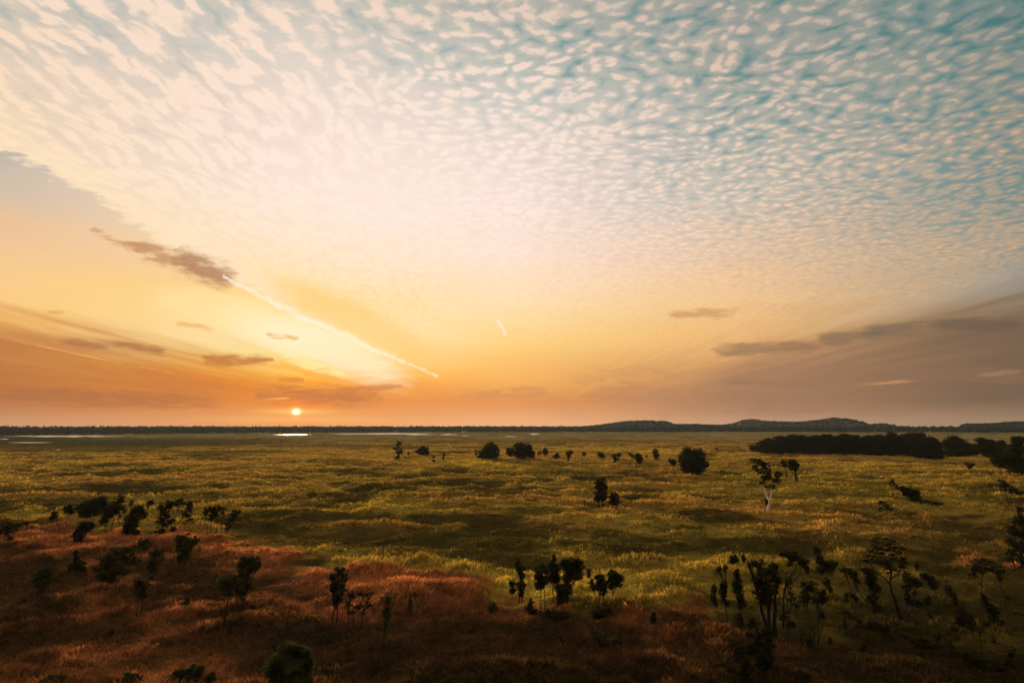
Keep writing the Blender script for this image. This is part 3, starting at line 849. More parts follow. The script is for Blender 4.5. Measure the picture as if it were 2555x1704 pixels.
n = 3600
a = np.radians(rng.uniform(-50, 50, n))
near = np.interp(np.degrees(a), [-50, -37, -17, 4, 20, 38, 50], [1580, 1600, 1880, 1950, 2150, 2250, 2250])
r = near + rng.uniform(0, 1, n) ** 1.5 * 330
fx, fy = r * np.sin(a), r * np.cos(a)
h = 15.2 + 2.2 * fbm(fx, fy, 120, 3, 5) + rng.uniform(-1.6, 1.8, n) + (r - near) / 330 * 1.2
rd = np.stack([rng.uniform(5, 9, n), rng.uniform(5, 9, n), h * 0.5], -1)
v, f = card_mass(fx, fy, h * 0.52, rd, 42, 3.0)
forest = mesh_obj("forest", v, f, 4, FOL_FAR)
tag(forest, "low dark belt of far forest along the horizon", "forest", kind="stuff")

def hill(profile, r_mid, depth, label):
    xs = np.array([p[0] for p in profile], float); ys = np.array([p[1] for p in profile], float)
    k = 150; m = 26
    px = np.linspace(xs[0], xs[-1], k); py = np.interp(px, xs, ys)
    V = []; tops = []
    for i in range(k):
        azh, _ = azel_d(px[i], 976)
        hgt = max(0.5, CAM_H + (976 - py[i]) / 1566 * r_mid)
        for j in range(m):
            tt = j / (m - 1)
            rr = r_mid + (tt - 0.5) * depth
            prof = math.sin(math.pi * tt) ** 0.45
            nx, ny = rr * math.sin(R(azh)), rr * math.cos(R(azh))
            z = hgt * prof * (0.86 + 0.2 * float(fbm(np.array([nx]), np.array([ny]), 45, 4, 3)[0])) - 0.5
            V.append((nx, ny, z))
            tops.append((nx, ny, z, tt))
    F = []
    for i in range(k - 1):
        for j in range(m - 1):
            q = i * m + j
            F += [q, q + m, q + m + 1, q + 1]
    o = mesh_obj("hill", V, F, 4, ROCK, smooth=False)
    tag(o, label, kind="structure")
    tops = np.array(tops); sel = tops[rng.uniform(0, 1, len(tops)) < 0.5]
    sel = sel[(sel[:, 3] < 0.75)]
    n = len(sel)
    rd = np.stack([rng.uniform(3, 6, n), rng.uniform(3, 6, n), rng.uniform(1.8, 3.4, n)], -1)
    v, f = card_mass(sel[:, 0] + rng.normal(0, 4, n), sel[:, 1] + rng.normal(0, 6, n), sel[:, 2] + 0.3, rd, 14, 2.6)
    s_ = mesh_obj("scrub", v, f, 4, FOL_FAR)
    tag(s_, "dark scrub covering " + label, "scrub", kind="stuff")
hill([(1340, 979), (1385, 975), (1402, 972), (1440, 967), (1480, 966), (1530, 968), (1545, 974), (1600, 974), (1670, 977)], 2350, 260, "the low flat topped rocky hill left of the big one")
hill([(1640, 978), (1690, 972), (1705, 965), (1730, 963), (1760, 968), (1850, 969), (1868, 965), (1910, 961), (1950, 964), (1980, 969), (1992, 975), (2030, 973), (2062, 979)], 2400, 300, "the long rocky hill with two humps")
hill([(2212, 977), (2218, 973), (2290, 973), (2330, 970), (2420, 968), (2500, 975)], 2500, 220, "the low hill at the right edge of the horizon")

# ------------------------------------------------------------------ trees and shrubs
def conv(ox, oy, sc):
    return lambda x, y: (ox + x / sc, oy + y / sc)

def T(cv, sc, name, label, cat, bases, lobes, style='round', group=None, **kw):
    b = [cv(*q) for q in bases]
    l = [(*cv(q[0], q[1]), q[2] / sc, q[3] / sc) for q in lobes]
    if 'extra_limbs' in kw:
        kw['extra_limbs'] = [([cv(*q) for q in pl], a0, a1) for pl, a0, a1 in kw['extra_limbs']]
    return make_tree(name, label, cat, b, l, style, group=group, **kw)

# --- row of trees across the middle of the plain
c6 = conv(940, 1060, 2.612)
def M(*a, **k): return T(c6, 2.612, *a, **k)
ROW = "trees dotted in a row across the plain"
M("slender_tree", "tall slender tree of stacked tufts, first of the far row", "tree", [(140, 228)], [(145, 125, 22, 26), (125, 158, 24, 16), (152, 170, 22, 22), (138, 200, 12, 16)], 'loose', ROW)
M("low_bush", "low dark bush at the foot of the slender tufted tree", "bush", [(133, 230)], [(133, 216, 19, 14)], 'dense', whole_bush=True)
M("lollipop_tree", "tiny lollipop tree just right of the slender tufted tree", "tree", [(204, 215)], [(206, 184, 11, 11)], 'round', ROW)
M("low_bush", "tiny dark tuft below the tiny lollipop tree", "bush", [(187, 224)], [(187, 216, 8, 8)], 'dense', whole_bush=True)
M("umbrella_tree", "umbrella shaped tree with short stem in the far row", "tree", [(296, 216)], [(280, 176, 26, 20), (312, 170, 30, 26), (300, 158, 26, 22), (325, 182, 20, 14)], 'dense', ROW)
M("thin_tree", "scraggly see-through sapling right of the umbrella shaped tree", "tree", [(370, 250), (376, 248)], [(370, 210, 14, 10), (372, 232, 10, 10)], 'sparse', ROW)
M("thin_tree", "taller see-through sapling between umbrella shaped tree and first big dome", "tree", [(433, 242), (440, 242)], [(436, 192, 15, 12), (434, 215, 12, 14)], 'sparse', ROW)
M("thin_tree", "narrow dark sapling touching the left side of the first dome tree", "tree", [(645, 214)], [(645, 166, 9, 12), (646, 192, 10, 14)], 'loose', ROW)
M("dome_tree", "large dome shaped tree reaching the ground, tallest on left of pair", "tree", [(740, 222)], [(740, 150, 44, 42), (762, 175, 42, 44), (712, 182, 42, 38), (690, 200, 34, 20), (740, 195, 60, 28)], 'dense', ROW)
M("dome_tree", "small round tree leaning against the second big dome", "tree", [(868, 210)], [(868, 170, 28, 28), (880, 185, 24, 18)], 'dense', ROW)
M("dome_tree", "wide square topped dome tree, second large one of the row", "tree", [(955, 220)], [(930, 145, 38, 30), (975, 145, 38, 30), (955, 180, 56, 40), (1005, 190, 34, 28), (920, 190, 30, 26)], 'dense', ROW)
M("low_bush", "pale see-through bush right of the square topped dome", "bush", [(1060, 206)], [(1060, 178, 20, 22)], 'sparse', whole_bush=True)
M("small_tree", "small dark oval tree just past the square topped dome", "tree", [(1100, 206)], [(1100, 170, 17, 22), (1098, 188, 13, 12)], 'dense', ROW)
M("low_bush", "low pointed bush with a wide base in the far row", "bush", [(1170, 218)], [(1168, 206, 28, 13), (1174, 193, 14, 12)], 'dense', whole_bush=True)
M("forked_tree", "goblet shaped tree with forked stem in the far row", "tree", [(1247, 256)], [(1244, 185, 16, 18), (1266, 176, 20, 15), (1255, 205, 14, 14), (1249, 226, 7, 14)], 'round', ROW)
M("lollipop_tree", "small oval tree on a bare stem after the goblet shaped tree", "tree", [(1356, 232)], [(1353, 188, 14, 18)], 'round', ROW)
M("low_bush", "small rounded bush halfway along the far row", "bush", [(1462, 216)], [(1460, 196, 21, 19), (1474, 205, 14, 12)], 'dense', whole_bush=True)
M("broad_tree", "broad crowned tree with lopsided top and thin stem", "tree", [(1549, 272)], [(1578, 193, 20, 15), (1552, 200, 22, 16), (1562, 218, 24, 14), (1550, 236, 10, 10)], 'round', ROW)
M("thin_tree", "leaning see-through tree beside the teardrop shaped tree", "tree", [(1685, 232)], [(1655, 195, 17, 15), (1672, 208, 16, 16)], 'loose', ROW)
M("teardrop_tree", "teardrop shaped dark tree tapering down to its foot", "tree", [(1716, 264)], [(1706, 205, 22, 26), (1716, 228, 22, 22), (1716, 248, 9, 12)], 'dense', ROW)
M("thin_tree", "wispy little sapling right of the teardrop shaped tree", "tree", [(1756, 226)], [(1757, 203, 12, 12)], 'sparse', ROW)
M("teardrop_tree", "short oval tree standing farther back, right of the teardrop tree", "tree", [(1820, 228)], [(1818, 175, 20, 17), (1822, 198, 22, 18), (1822, 216, 9, 9)], 'dense', ROW)
M("lollipop_tree", "round headed lollipop tree left of the biggest square crown", "tree", [(1938, 306)], [(1928, 236, 24, 20), (1936, 252, 18, 13)], 'dense', ROW)
M("block_tree", "massive square crowned tree reaching the ground, biggest of the row", "tree", [(2065, 326)], [(2030, 195, 58, 42), (2085, 205, 58, 46), (2010, 235, 44, 40), (2110, 260, 50, 44), (2050, 280, 70, 44), (2095, 292, 50, 30), (2065, 240, 70, 60)], 'dense', ROW)
M("low_bush", "low scrub trailing right of the massive square crowned tree", "bush", [(2200, 322)], [(2180, 318, 26, 6), (2215, 320, 30, 6)], 'loose', whole_bush=True)
M("low_bush", "small bush on the faint line left of the long grove", "bush", [(2218, 164)], [(2216, 156, 13, 8)], 'dense', whole_bush=True)
M("two_tier_tree", "two tiered tree with gap in middle of the plain", "tree", [(1448, 540), (1476, 530)], [(1466, 374, 38, 26), (1470, 408, 36, 28), (1444, 400, 20, 24), (1466, 455, 46, 30), (1440, 480, 24, 24), (1478, 482, 22, 18)], 'dense', trunk_w=0.4)
M("twin_stem_tree", "shorter dark tree right beside the two tiered tree", "tree", [(1536, 552), (1562, 532)], [(1548, 462, 32, 27), (1540, 498, 30, 26), (1560, 500, 22, 26)], 'dense', trunk_w=0.35)
M("tree_stump", "thin dark stump left of the two tiered tree", "stump", [(1355, 530)], [(1355, 498, 4, 14)], 'dense', trunk_w=0.5)

# --- the right of the plain
c5 = conv(1820, 1040, 3.2)
def N(*a, **k): return T(c5, 3.2, *a, **k)
GR = "trees crowded in the long dark grove"
gxs = [212, 296, 392, 500, 600, 700, 800, 900, 1000, 1100, 1200, 1300, 1400, 1520, 1620]
gts = [226, 176, 152, 148, 152, 146, 138, 142, 150, 142, 136, 126, 132, 124, 166]
gbs = [282, 294, 298, 299, 300, 302, 303, 305, 306, 308, 309, 312, 314, 328, 334]
for i, (gx0, gt, gb) in enumerate(zip(gxs, gts, gbs)):
    hh = gb - gt
    w = 46 if i == 0 else 66
    L = [(gx0 + random.uniform(-12, 12), gt + hh * .24, w * .75, hh * .25), (gx0 + random.uniform(-30, 30), gt + hh * random.uniform(.08, .22), 44, hh * .15), (gx0 - w * .4, gt + hh * .5, w * .72, hh * .34), (gx0 + w * .45, gt + hh * .48, w * .72, hh * .34), (gx0, gt + hh * .76, w * 1.0, hh * .28)]
    N("grove_tree", "dark rounded tree crowded into the long solid grove before the hills", "tree", [(gx0, gb)], L, 'dense', GR)
for (gx0, gt, gb) in ((1450, 130, 318), (1560, 150, 332), (950, 140, 304), (660, 150, 300)):
    hh = gb - gt
    N("grove_tree", "dark rounded tree crowded into the long solid grove before the hills", "tree", [(gx0, gb)],
      [(gx0, gt + hh * .3, 50, hh * .28), (gx0 + 10, gt + hh * .65, 66, hh * .34)], 'dense', GR)
N("grove_tree", "low drooping tree closing the right end of the solid grove", "tree", [(1690, 336)], [(1660, 235, 56, 46), (1690, 290, 60, 44), (1610, 300, 60, 36)], 'dense')
N("broad_tree", "broad dome crowned tree standing right of the gap in the grove", "tree", [(1800, 316)], [(1795, 185, 66, 38), (1850, 215, 66, 40), (1760, 230, 44, 44), (1820, 275, 90, 42)], 'dense')
N("broad_tree", "second broad tree, its flat crown joining the dome crowned one", "tree", [(1945, 312)], [(1925, 240, 50, 30), (1960, 270, 66, 40), (1900, 285, 60, 30)], 'dense')
N("broad_tree", "flat topped tree between the dome tree and the right edge", "tree", [(2055, 330)], [(2030, 190, 52, 26), (2090, 205, 44, 30), (2050, 245, 74, 44), (2080, 300, 60, 30)], 'dense')
N("broad_tree", "small crowned tree squeezed behind the tall edge tree", "tree", [(2170, 330)], [(2175, 205, 32, 22), (2180, 250, 60, 44), (2160, 295, 60, 34)], 'dense')
N("tall_tree", "tall dense tree at the right edge with bare stems below", "tree", [(2230, 470), (2310, 468), (2185, 462)], [(2310, 190, 56, 40), (2290, 260, 80, 56), (2230, 320, 76, 44), (2310, 350, 76, 60), (2190, 370, 70, 44), (2280, 420, 66, 34), (2340, 400, 50, 60), (2150, 345, 44, 24)], 'dense')
N("white_trunk_tree", "solitary tree with forked white trunk and leaning lobed crown", "tree", [(306, 756)],
  [(215, 352, 40, 20), (250, 372, 50, 34), (220, 405, 34, 26), (300, 400, 40, 34), (265, 440, 44, 30), (330, 445, 38, 34), (400, 460, 38, 34), (310, 490, 52, 34), (375, 510, 44, 30), (275, 525, 38, 20), (340, 560, 34, 28), (300, 560, 20, 14), (300, 680, 18, 34)],
  'loose', trunk_w=0.55, bark=BARK_PALE, extra_limbs=[([(308, 756), (312, 720), (322, 680), (298, 620), (288, 560)], 0.34, 0.16), ([(318, 690), (332, 640), (346, 585)], 0.24, 0.14), ([(305, 756), (300, 740), (296, 712)], 0.20, 0.08)])
N("lollipop_tree", "left of two round headed trees right of the white trunk", "tree", [(460, 492)], [(440, 362, 27, 20), (450, 382, 24, 16)], 'dense', trunk_w=0.5)
N("lollipop_tree", "thicker round headed tree whose two stems cross, beside its twin", "tree", [(550, 516), (532, 486)], [(505, 362, 34, 22), (535, 380, 34, 28), (520, 400, 42, 28), (535, 420, 22, 12)], 'dense', trunk_w=0.5)
N("leaning_tree", "little palm-like tree leaning left on a bare stem", "tree", [(1958, 476)], [(1912, 372, 26, 18), (1945, 380, 28, 20), (1932, 402, 30, 14)], 'loose')
N("flat_tree", "flat crowned tree sloping right on splayed stems at right edge", "tree", [(2258, 712), (2240, 714), (2300, 718)], [(2200, 520, 44, 18), (2225, 550, 60, 24), (2205, 585, 40, 14), (2270, 590, 50, 28), (2310, 610, 30, 22)], 'loose')
N("spiky_shrub", "spiky shrub arching left above the dark slanting bush", "shrub", [(1440, 655)], [(1320, 522, 40, 22), (1335, 560, 40, 26), (1400, 575, 30, 24)], 'sparse')
N("slanting_bush", "solid dark bush slanting down beside the spiky shrub", "bush", [(1500, 680)], [(1410, 580, 40, 24), (1450, 612, 54, 36), (1500, 600, 30, 26), (1490, 650, 46, 28)], 'dense', whole_bush=True)
N("low_bush", "long low dark scrub lying right of the slanting bush", "bush", [(1600, 706)], [(1560, 680, 54, 18), (1640, 688, 60, 12), (1590, 694, 90, 12)], 'dense', whole_bush=True)
N("round_bush", "rounded leafy bush alone in the dark sedge", "bush", [(1262, 760)], [(1230, 690, 32, 26), (1280, 715, 44, 32), (1225, 735, 26, 22)], 'loose', whole_bush=True)
N("edge_tree", "black tree mass filling the right edge below the red soil", "tree", [(2330, 1205), (2390, 1200), (2290, 1195)], [(2352, 760, 34, 40), (2325, 830, 44, 44), (2370, 860, 50, 60), (2290, 920, 46, 40), (2345, 950, 50, 50), (2265, 1000, 34, 30), (2320, 1030, 56, 40), (2370, 1050, 50, 60), (2280, 1090, 46, 36), (2340, 1130, 60, 44), (2260, 1150, 40, 30), (2420, 960, 60, 120)], 'loose')
def dead_branches():
    x, y, z, s, cosd, az = frame_at(*c5(2290, 1110))
    T_ = Tubes(5)
    P0 = lambda a_, b_, d=0.0: np.array([(a_ - 2290) / 3.2 * s, d, (1110 - b_) / 3.2 * s / cosd])
    T_.add([P0(2262, 1105), P0(2275, 1075), P0(2290, 1040, .1)], [0.05, 0.04, 0.03])
    T_.add([P0(2298, 1080), P0(2285, 1040), P0(2286, 1010, .2), P0(2330, 995, .3), P0(2360, 975, .4)], [0.045, 0.04, 0.04, 0.03, 0.015])
    T_.add([P0(2286, 1012, .2), P0(2292, 985, .1), P0(2300, 965)], [0.035, 0.03, 0.012])
    o = mesh_obj("dead_branch", np.concatenate(T_.v), T_.f, 4, BARK_PALE, smooth=True)
    o.location = (x, y - 2.2, z); o.rotation_euler = (0, 0, -az)
    tag(o, "bleached bare branches poking out of the black edge tree", "branch")
dead_branches()

# --- the left slope
c1 = conv(0, 1020, 3.3357)
def L_(*a, **k): return T(c1, 3.3357, *a, **k)
L_("windswept_tree", "dark windswept tree leaning right at the left edge", "tree", [(4, 1135), (30, 1120)], [(50, 965, 60, 26), (110, 980, 50, 24), (165, 970, 28, 30), (60, 1010, 70, 30), (20, 1010, 50, 40), (60, 1085, 44, 22)], 'loose')
L_("small_tree", "small ball crowned tree at left end of the dark clump", "tree", [(506, 1000)], [(455, 880, 38, 38), (440, 905, 24, 18)], 'round')
L_("small_tree", "little forked tree with lopsided crown left of the dark clump", "tree", [(538, 996)], [(560, 825, 48, 34), (580, 860, 34, 28), (540, 850, 26, 24)], 'round')
L_("dark_tree", "largest blackest crown in the clump on the left slope", "tree", [(760, 980), (700, 990)], [(690, 830, 56, 46), (740, 800, 70, 50), (810, 780, 60, 50), (730, 870, 70, 36), (800, 840, 60, 44), (840, 820, 40, 50)], 'dense')
L_("dark_tree", "dark tree right of the blackest crown with drooping leaves", "tree", [(880, 1025), (920, 1020)], [(920, 820, 60, 44), (880, 880, 52, 50), (945, 850, 40, 40), (860, 930, 34, 30)], 'dense')
L_("thin_tree", "thin stemmed tree rising behind the drooping dark tree", "tree", [(985, 1000), (1005, 990)], [(970, 755, 50, 30), (990, 775, 36, 22), (1018, 850, 24, 34), (990, 900, 18, 20)], 'loose')
L_("low_bush", "black low bush at the foot of the blackest crown", "bush", [(655, 1112)], [(700, 980, 60, 50), (660, 1040, 54, 50), (650, 1085, 40, 26)], 'dense', whole_bush=True)
L_("bushy_tree", "bushy tree with foliage down to the grass in clump middle", "tree", [(1100, 1066), (1050, 1060)], [(1130, 860, 60, 50), (1090, 920, 56, 50), (1160, 880, 40, 40), (1080, 980, 56, 50), (1110, 1030, 50, 36), (1060, 1010, 36, 40)], 'dense')
L_("leaning_tree", "thin tree leaning right above the bushy clump tree", "tree", [(1170, 965)], [(1230, 785, 36, 28), (1215, 800, 22, 18)], 'round')
L_("thin_tree", "small tuft topped tree just left of the leaning thin tree", "tree", [(1070, 960)], [(1078, 785, 20, 28)], 'round')
L_("spreading_tree", "wide spreading tree with gaps at right end of the clump", "tree", [(1405, 1045), (1380, 1040)], [(1400, 790, 50, 36), (1330, 825, 40, 28), (1480, 790, 60, 40), (1550, 820, 34, 50), (1370, 880, 66, 36), (1520, 880, 50, 44), (1340, 950, 46, 44), (1410, 940, 44, 36), (1335, 1010, 40, 36), (1560, 930, 26, 20), (1440, 1000, 30, 30)], 'round')
L_("palm_cluster_tree", "group of thin stems with drooping palm-like heads", "tree", [(1732, 1048), (1745, 1044), (1790, 1042)], [(1705, 860, 24, 36), (1745, 835, 36, 28), (1770, 870, 36, 44), (1800, 840, 30, 30), (1835, 855, 22, 40), (1760, 910, 28, 22)], 'hang')
L_("slanted_tree", "slanted narrow tree right of the drooping palm-like stems", "tree", [(1880, 1050), (1865, 1048)], [(1930, 880, 34, 34), (1965, 870, 26, 22), (1910, 930, 36, 40), (1895, 985, 28, 36)], 'upright')
L_("round_bush", "faint green bush below the gap in the clump", "bush", [(1190, 1192)], [(1170, 1110, 44, 40), (1220, 1110, 44, 40), (1185, 1155, 50, 32)], 'loose', whole_bush=True, leaf=FOL_GREEN)
L_("vase_tree", "vase shaped many stemmed tree on the rust grass", "tree", [(1495, 1330), (1480, 1328), (1515, 1326)], [(1470, 1095, 40, 44), (1530, 1080, 54, 36), (1590, 1110, 56, 40), (1550, 1150, 66, 50), (1490, 1170, 44, 50), (1545, 1220, 50, 44), (1495, 1250, 30, 34)], 'upright', leaf=FOL_GREEN)
L_("spreading_tree", "big spreading multi stemmed tree in the left rust grass", "tree", [(880, 1530), (840, 1528), (935, 1526)], [(960, 1190, 90, 40), (1060, 1210, 80, 40), (860, 1250, 80, 50), (960, 1270, 100, 50), (1060, 1290, 80, 50), (830, 1330, 70, 44), (900, 1350, 90, 56), (990, 1360, 80, 50), (850, 1400, 80, 40), (930, 1430, 60, 40)], 'upright', leaf=FOL_GREEN)
L_("round_bush", "compact black bush left of the big spreading tree", "bush", [(630, 1362)], [(600, 1310, 36, 34), (650, 1300, 46, 40), (680, 1335, 26, 22), (620, 1200, 20, 26), (625, 1250, 24, 30)], 'dense', whole_bush=True)
L_("small_tree", "shadowy tree near the left edge of the rust grass", "tree", [(352, 1570), (330, 1565), (385, 1560)], [(330, 1365, 60, 34), (400, 1350, 60, 36), (290, 1400, 50, 36), (370, 1420, 74, 44), (340, 1470, 50, 36)], 'upright', leaf=FOL_GREEN)
L_("small_tree", "upright tree between the spreading and the vase shaped trees", "tree", [(1240, 1482), (1258, 1478)], [(1260, 1215, 50, 36), (1310, 1200, 44, 34), (1290, 1260, 60, 44), (1240, 1300, 40, 36), (1260, 1350, 40, 40), (1245, 1410, 24, 30)], 'upright', leaf=FOL_GREEN)

c2 = conv(0, 1360, 2.7337)
def B_(*a, **k): return T(c2, 2.7337, *a, **k)
B_("full_tree", "taller rounded tree behind its forked neighbour on rust grass", "tree", [(1630, 472), (1645, 468), (1615, 466)], [(1650, 130, 50, 34), (1710, 125, 50, 34), (1740, 160, 26, 40), (1620, 170, 40, 36), (1690, 180, 56, 40), (1660, 240, 56, 44), (1690, 290, 40, 36), (1620, 300, 36, 40), (1640, 350, 36, 36)], 'upright', leaf=FOL_GREEN)
B_("forked_tree", "open crowned tree on a forked stem in front of its neighbour", "tree", [(1530, 562)], [(1500, 250, 40, 26), (1560, 240, 50, 30), (1490, 290, 34, 30), (1550, 300, 56, 34), (1600, 270, 30, 26), (1540, 340, 40, 24)], 'upright', leaf=FOL_GREEN, extra_limbs=[([(1530, 565), (1528, 480), (1545, 390), (1555, 310)], 0.09, 0.04), ([(1530, 520), (1500, 440), (1480, 400)], 0.05, 0.02), ([(1532, 500), (1570, 440), (1600, 400)], 0.05, 0.02)])
B_("small_tree", "slim tree on one bare stem below the big spreading tree", "tree", [(935, 488), (955, 480)], [(920, 260, 36, 24), (970, 275, 36, 26), (940, 310, 50, 30), (960, 350, 36, 24)], 'upright', leaf=FOL_GREEN)
B_("bare_sapling", "short leafy sapling in rust grass left of the forked tree", "tree", [(1258, 462)], [(1265, 400, 18, 26), (1260, 430, 14, 22)], 'loose')
B_("round_bush", "large round bush cut by the bottom of the picture", "bush", [(1970, 990)], [(1960, 730, 80, 44), (2040, 760, 70, 44), (1900, 790, 80, 50), (2000, 830, 110, 60), (2090, 830, 50, 50), (1870, 870, 80, 60), (1960, 910, 140, 60), (2080, 910, 60, 60)], 'round', whole_bush=True, leaf=FOL_GREEN)
B_("round_bush", "wide dark bush at the bottom left of the largest round bush", "bush", [(1270, 985)], [(1220, 880, 64, 40), (1330, 880, 64, 44), (1270, 930, 110, 50), (1420, 930, 40, 30), (1150, 930, 44, 36)], 'round', whole_bush=True, leaf=FOL_GREEN)
B_("round_bush", "smaller bush on the bottom edge, middle of three", "bush", [(885, 985)], [(880, 905, 50, 30), (930, 910, 40, 30), (880, 945, 70, 36)], 'round', whole_bush=True, leaf=FOL_GREEN)
B_("round_bush", "flat green bush on the bottom edge nearest the left corner", "bush", [(340, 990)], [(340, 910, 56, 26), (390, 920, 40, 28), (320, 945, 90, 30)], 'round', whole_bush=True, leaf=FOL_GREEN)

c3 = conv(760, 1360, 2.6122)
def D_(*a, **k): return T(c3, 2.6122, *a, **k)
D_("teardrop_tree", "upright teardrop tree on two thin stems in rust grass", "tree", [(188, 510), (204, 500)], [(215, 185, 40, 32), (175, 225, 36, 32), (245, 225, 36, 36), (205, 260, 56, 40), (175, 290, 34, 34), (235, 290, 36, 34), (205, 340, 44, 40), (200, 385, 26, 30)], 'upright', leaf=FOL_GREEN)
D_("scrubby_tree", "scrubby many stemmed tree right of the upright teardrop tree", "tree", [(318, 545), (285, 540), (360, 556)], [(300, 340, 40, 24), (370, 335, 46, 20), (420, 345, 26, 20), (275, 400, 36, 30), (340, 400, 44, 26), (400, 400, 36, 26), (300, 440, 36, 20), (380, 445, 36, 18)], 'sparse')
D_("ragged_tree", "ragged narrow tree with faint leaves beside a leaning stem", "tree", [(505, 655), (520, 640)], [(520, 380, 40, 26), (550, 370, 34, 22), (525, 440, 40, 30), (530, 500, 34, 34), (520, 560, 26, 30)], 'sparse', leaf=FOL_GREEN)
D_("small_tree", "short narrow tree at left front of the middle stand", "tree", [(1356, 358)], [(1355, 255, 22, 26), (1355, 295, 24, 24)], 'dense')
D_("tall_thin_tree", "tall narrow tree at left of the middle stand", "tree", [(1402, 378), (1420, 372)], [(1390, 135, 20, 28), (1405, 165, 30, 26), (1415, 205, 24, 24), (1410, 265, 30, 34), (1410, 310, 22, 26)], 'dense')
D_("dark_tree", "dark tree with ragged crown third in the middle stand", "tree", [(1545, 420), (1570, 425)], [(1545, 170, 44, 30), (1525, 215, 30, 34), (1560, 240, 36, 36), (1530, 270, 30, 30)], 'dense')
D_("tall_thin_tree", "tallest spire of the middle stand rising above its neighbours", "tree", [(1612, 376)], [(1628, 100, 13, 28), (1600, 150, 26, 34), (1640, 165, 30, 36), (1610, 215, 30, 40), (1650, 215, 26, 36)], 'dense')
D_("dark_tree", "broad black crown at right of the middle stand", "tree", [(1735, 395), (1715, 388)], [(1700, 140, 38, 44), (1745, 130, 40, 34), (1790, 150, 36, 46), (1735, 190, 50, 44), (1780, 210, 36, 28), (1710, 230, 30, 30)], 'dense')
D_("dark_tree", "lower bushy tree in front of the broad black crown", "tree", [(1665, 410)], [(1665, 290, 36, 36), (1710, 290, 40, 40), (1690, 340, 36, 36), (1660, 350, 24, 36)], 'dense')
D_("round_bush", "leafy bush before the left stems of the middle stand", "bush", [(1470, 462)], [(1470, 380, 26, 34), (1460, 425, 40, 32), (1495, 430, 30, 26)], 'loose', whole_bush=True)
D_("round_bush", "black undergrowth at the feet of the middle stand", "bush", [(1640, 490)], [(1600, 450, 56, 28), (1680, 455, 60, 30), (1560, 445, 40, 22)], 'loose', whole_bush=True)
D_("leaning_tree", "thin tree with bent top leaning left of the twin crowns", "tree", [(1918, 405)], [(1858, 195, 18, 32), (1870, 250, 22, 24), (1885, 285, 26, 22)], 'round')
D_("small_tree", "squarish dark crown on thin stem, left of twin crowns", "tree", [(1925, 412), (1955, 410)], [(1930, 225, 34, 28), (1950, 260, 34, 30), (1915, 270, 28, 30), (1945, 305, 26, 24)], 'dense')
D_("small_tree", "round dark crown on curved stem, right of twin crowns", "tree", [(1990, 418)], [(2010, 195, 32, 28), (2040, 225, 40, 34), (2005, 240, 30, 34), (2045, 260, 26, 20), (2000, 275, 24, 20)], 'dense')
D_("round_bush", "black bush at the feet of the twin crowns", "bush", [(1945, 470)], [(1920, 435, 50, 30), (1970, 440, 40, 28)], 'dense', whole_bush=True)
D_("round_bush", "mossy green bush alone in the lower rust grass", "bush", [(1955, 680)], [(1900, 600, 44, 36), (1950, 590, 36, 32), (2020, 630, 52, 36), (1930, 640, 56, 32)], 'loose', whole_bush=True, leaf=FOL_GREEN)
D_("round_bush", "small green bush at the edge of olive and rust grass", "bush", [(1225, 455)], [(1225, 400, 30, 34), (1220, 435, 34, 22)], 'loose', whole_bush=True, leaf=FOL_GREEN)

# --- open woodland on the lower right
c4 = conv(1700, 1340, 2.7497)
def E_(*a, **k): return T(c4, 2.7497, *a, **k)
E_("tall_thin_tree", "thin tree with two small top tufts at wood's left", "tree", [(322, 625)], [(270, 240, 22, 34), (315, 235, 18, 28), (300, 340, 34, 30), (295, 400, 34, 50), (310, 455, 28, 30)], 'round')
E_("tall_thin_tree", "narrow tree outermost on the left of the open wood", "tree", [(262, 560)], [(235, 365, 28, 40), (225, 420, 26, 44), (240, 465, 24, 26)], 'loose')
E_("tall_thin_tree", "tall narrow tree with long drooping crown in the open wood", "tree", [(432, 650), (415, 640)], [(395, 275, 28, 34), (400, 340, 40, 40), (405, 400, 44, 44), (425, 460, 34, 44), (380, 360, 26, 34)], 'round')
E_("low_bush", "dark bush on the olive grass behind the open wood's left", "bush", [(370, 192)], [(365, 150, 30, 34), (425, 140, 15, 28), (345, 175, 26, 16)], 'dense', whole_bush=True)
E_("stout_tree", "stout black trunked tree with ragged crown in the open wood", "tree", [(605, 680), (585, 660), (640, 670)], [(560, 220, 60, 34), (640, 240, 60, 44), (600, 290, 70, 44), (540, 330, 50, 44), (660, 320, 44, 34), (550, 400, 46, 50), (620, 380, 56, 50), (590, 450, 56, 44), (500, 230, 30, 24)], 'loose', trunk_w=0.5)
E_("leaning_tree", "tree with heavy flat crown swept right on curved limbs", "tree", [(700, 620)], [(730, 140, 44, 30), (790, 160, 56, 36), (845, 190, 44, 40), (870, 235, 22, 36), (770, 200, 40, 20)], 'round',
   extra_limbs=[([(700, 620), (705, 480), (715, 380), (745, 300), (790, 240), (800, 200)], 0.12, 0.05), ([(745, 300), (790, 308), (822, 270), (832, 220)], 0.06, 0.04)])
E_("small_tree", "tree with spreading dark crown on one straight bare stem", "tree", [(905, 740), (930, 730)], [(870, 370, 44, 34), (920, 360, 40, 34), (960, 400, 50, 34), (880, 420, 56, 34), (940, 440, 56, 30), (990, 440, 36, 26), (850, 460, 36, 26)], 'loose')
E_("thin_tree", "thin bare stemmed tree left of the straight stemmed tree", "tree", [(832, 745), (740, 750)], [(760, 350, 34, 40), (780, 430, 34, 40), (800, 480, 30, 30), (720, 560, 40, 40)], 'sparse')
E_("small_tree", "bushy topped small tree behind the straight stemmed tree", "tree", [(1022, 420)], [(1000, 300, 28, 26), (1015, 335, 40, 28), (1025, 365, 20, 18)], 'loose')
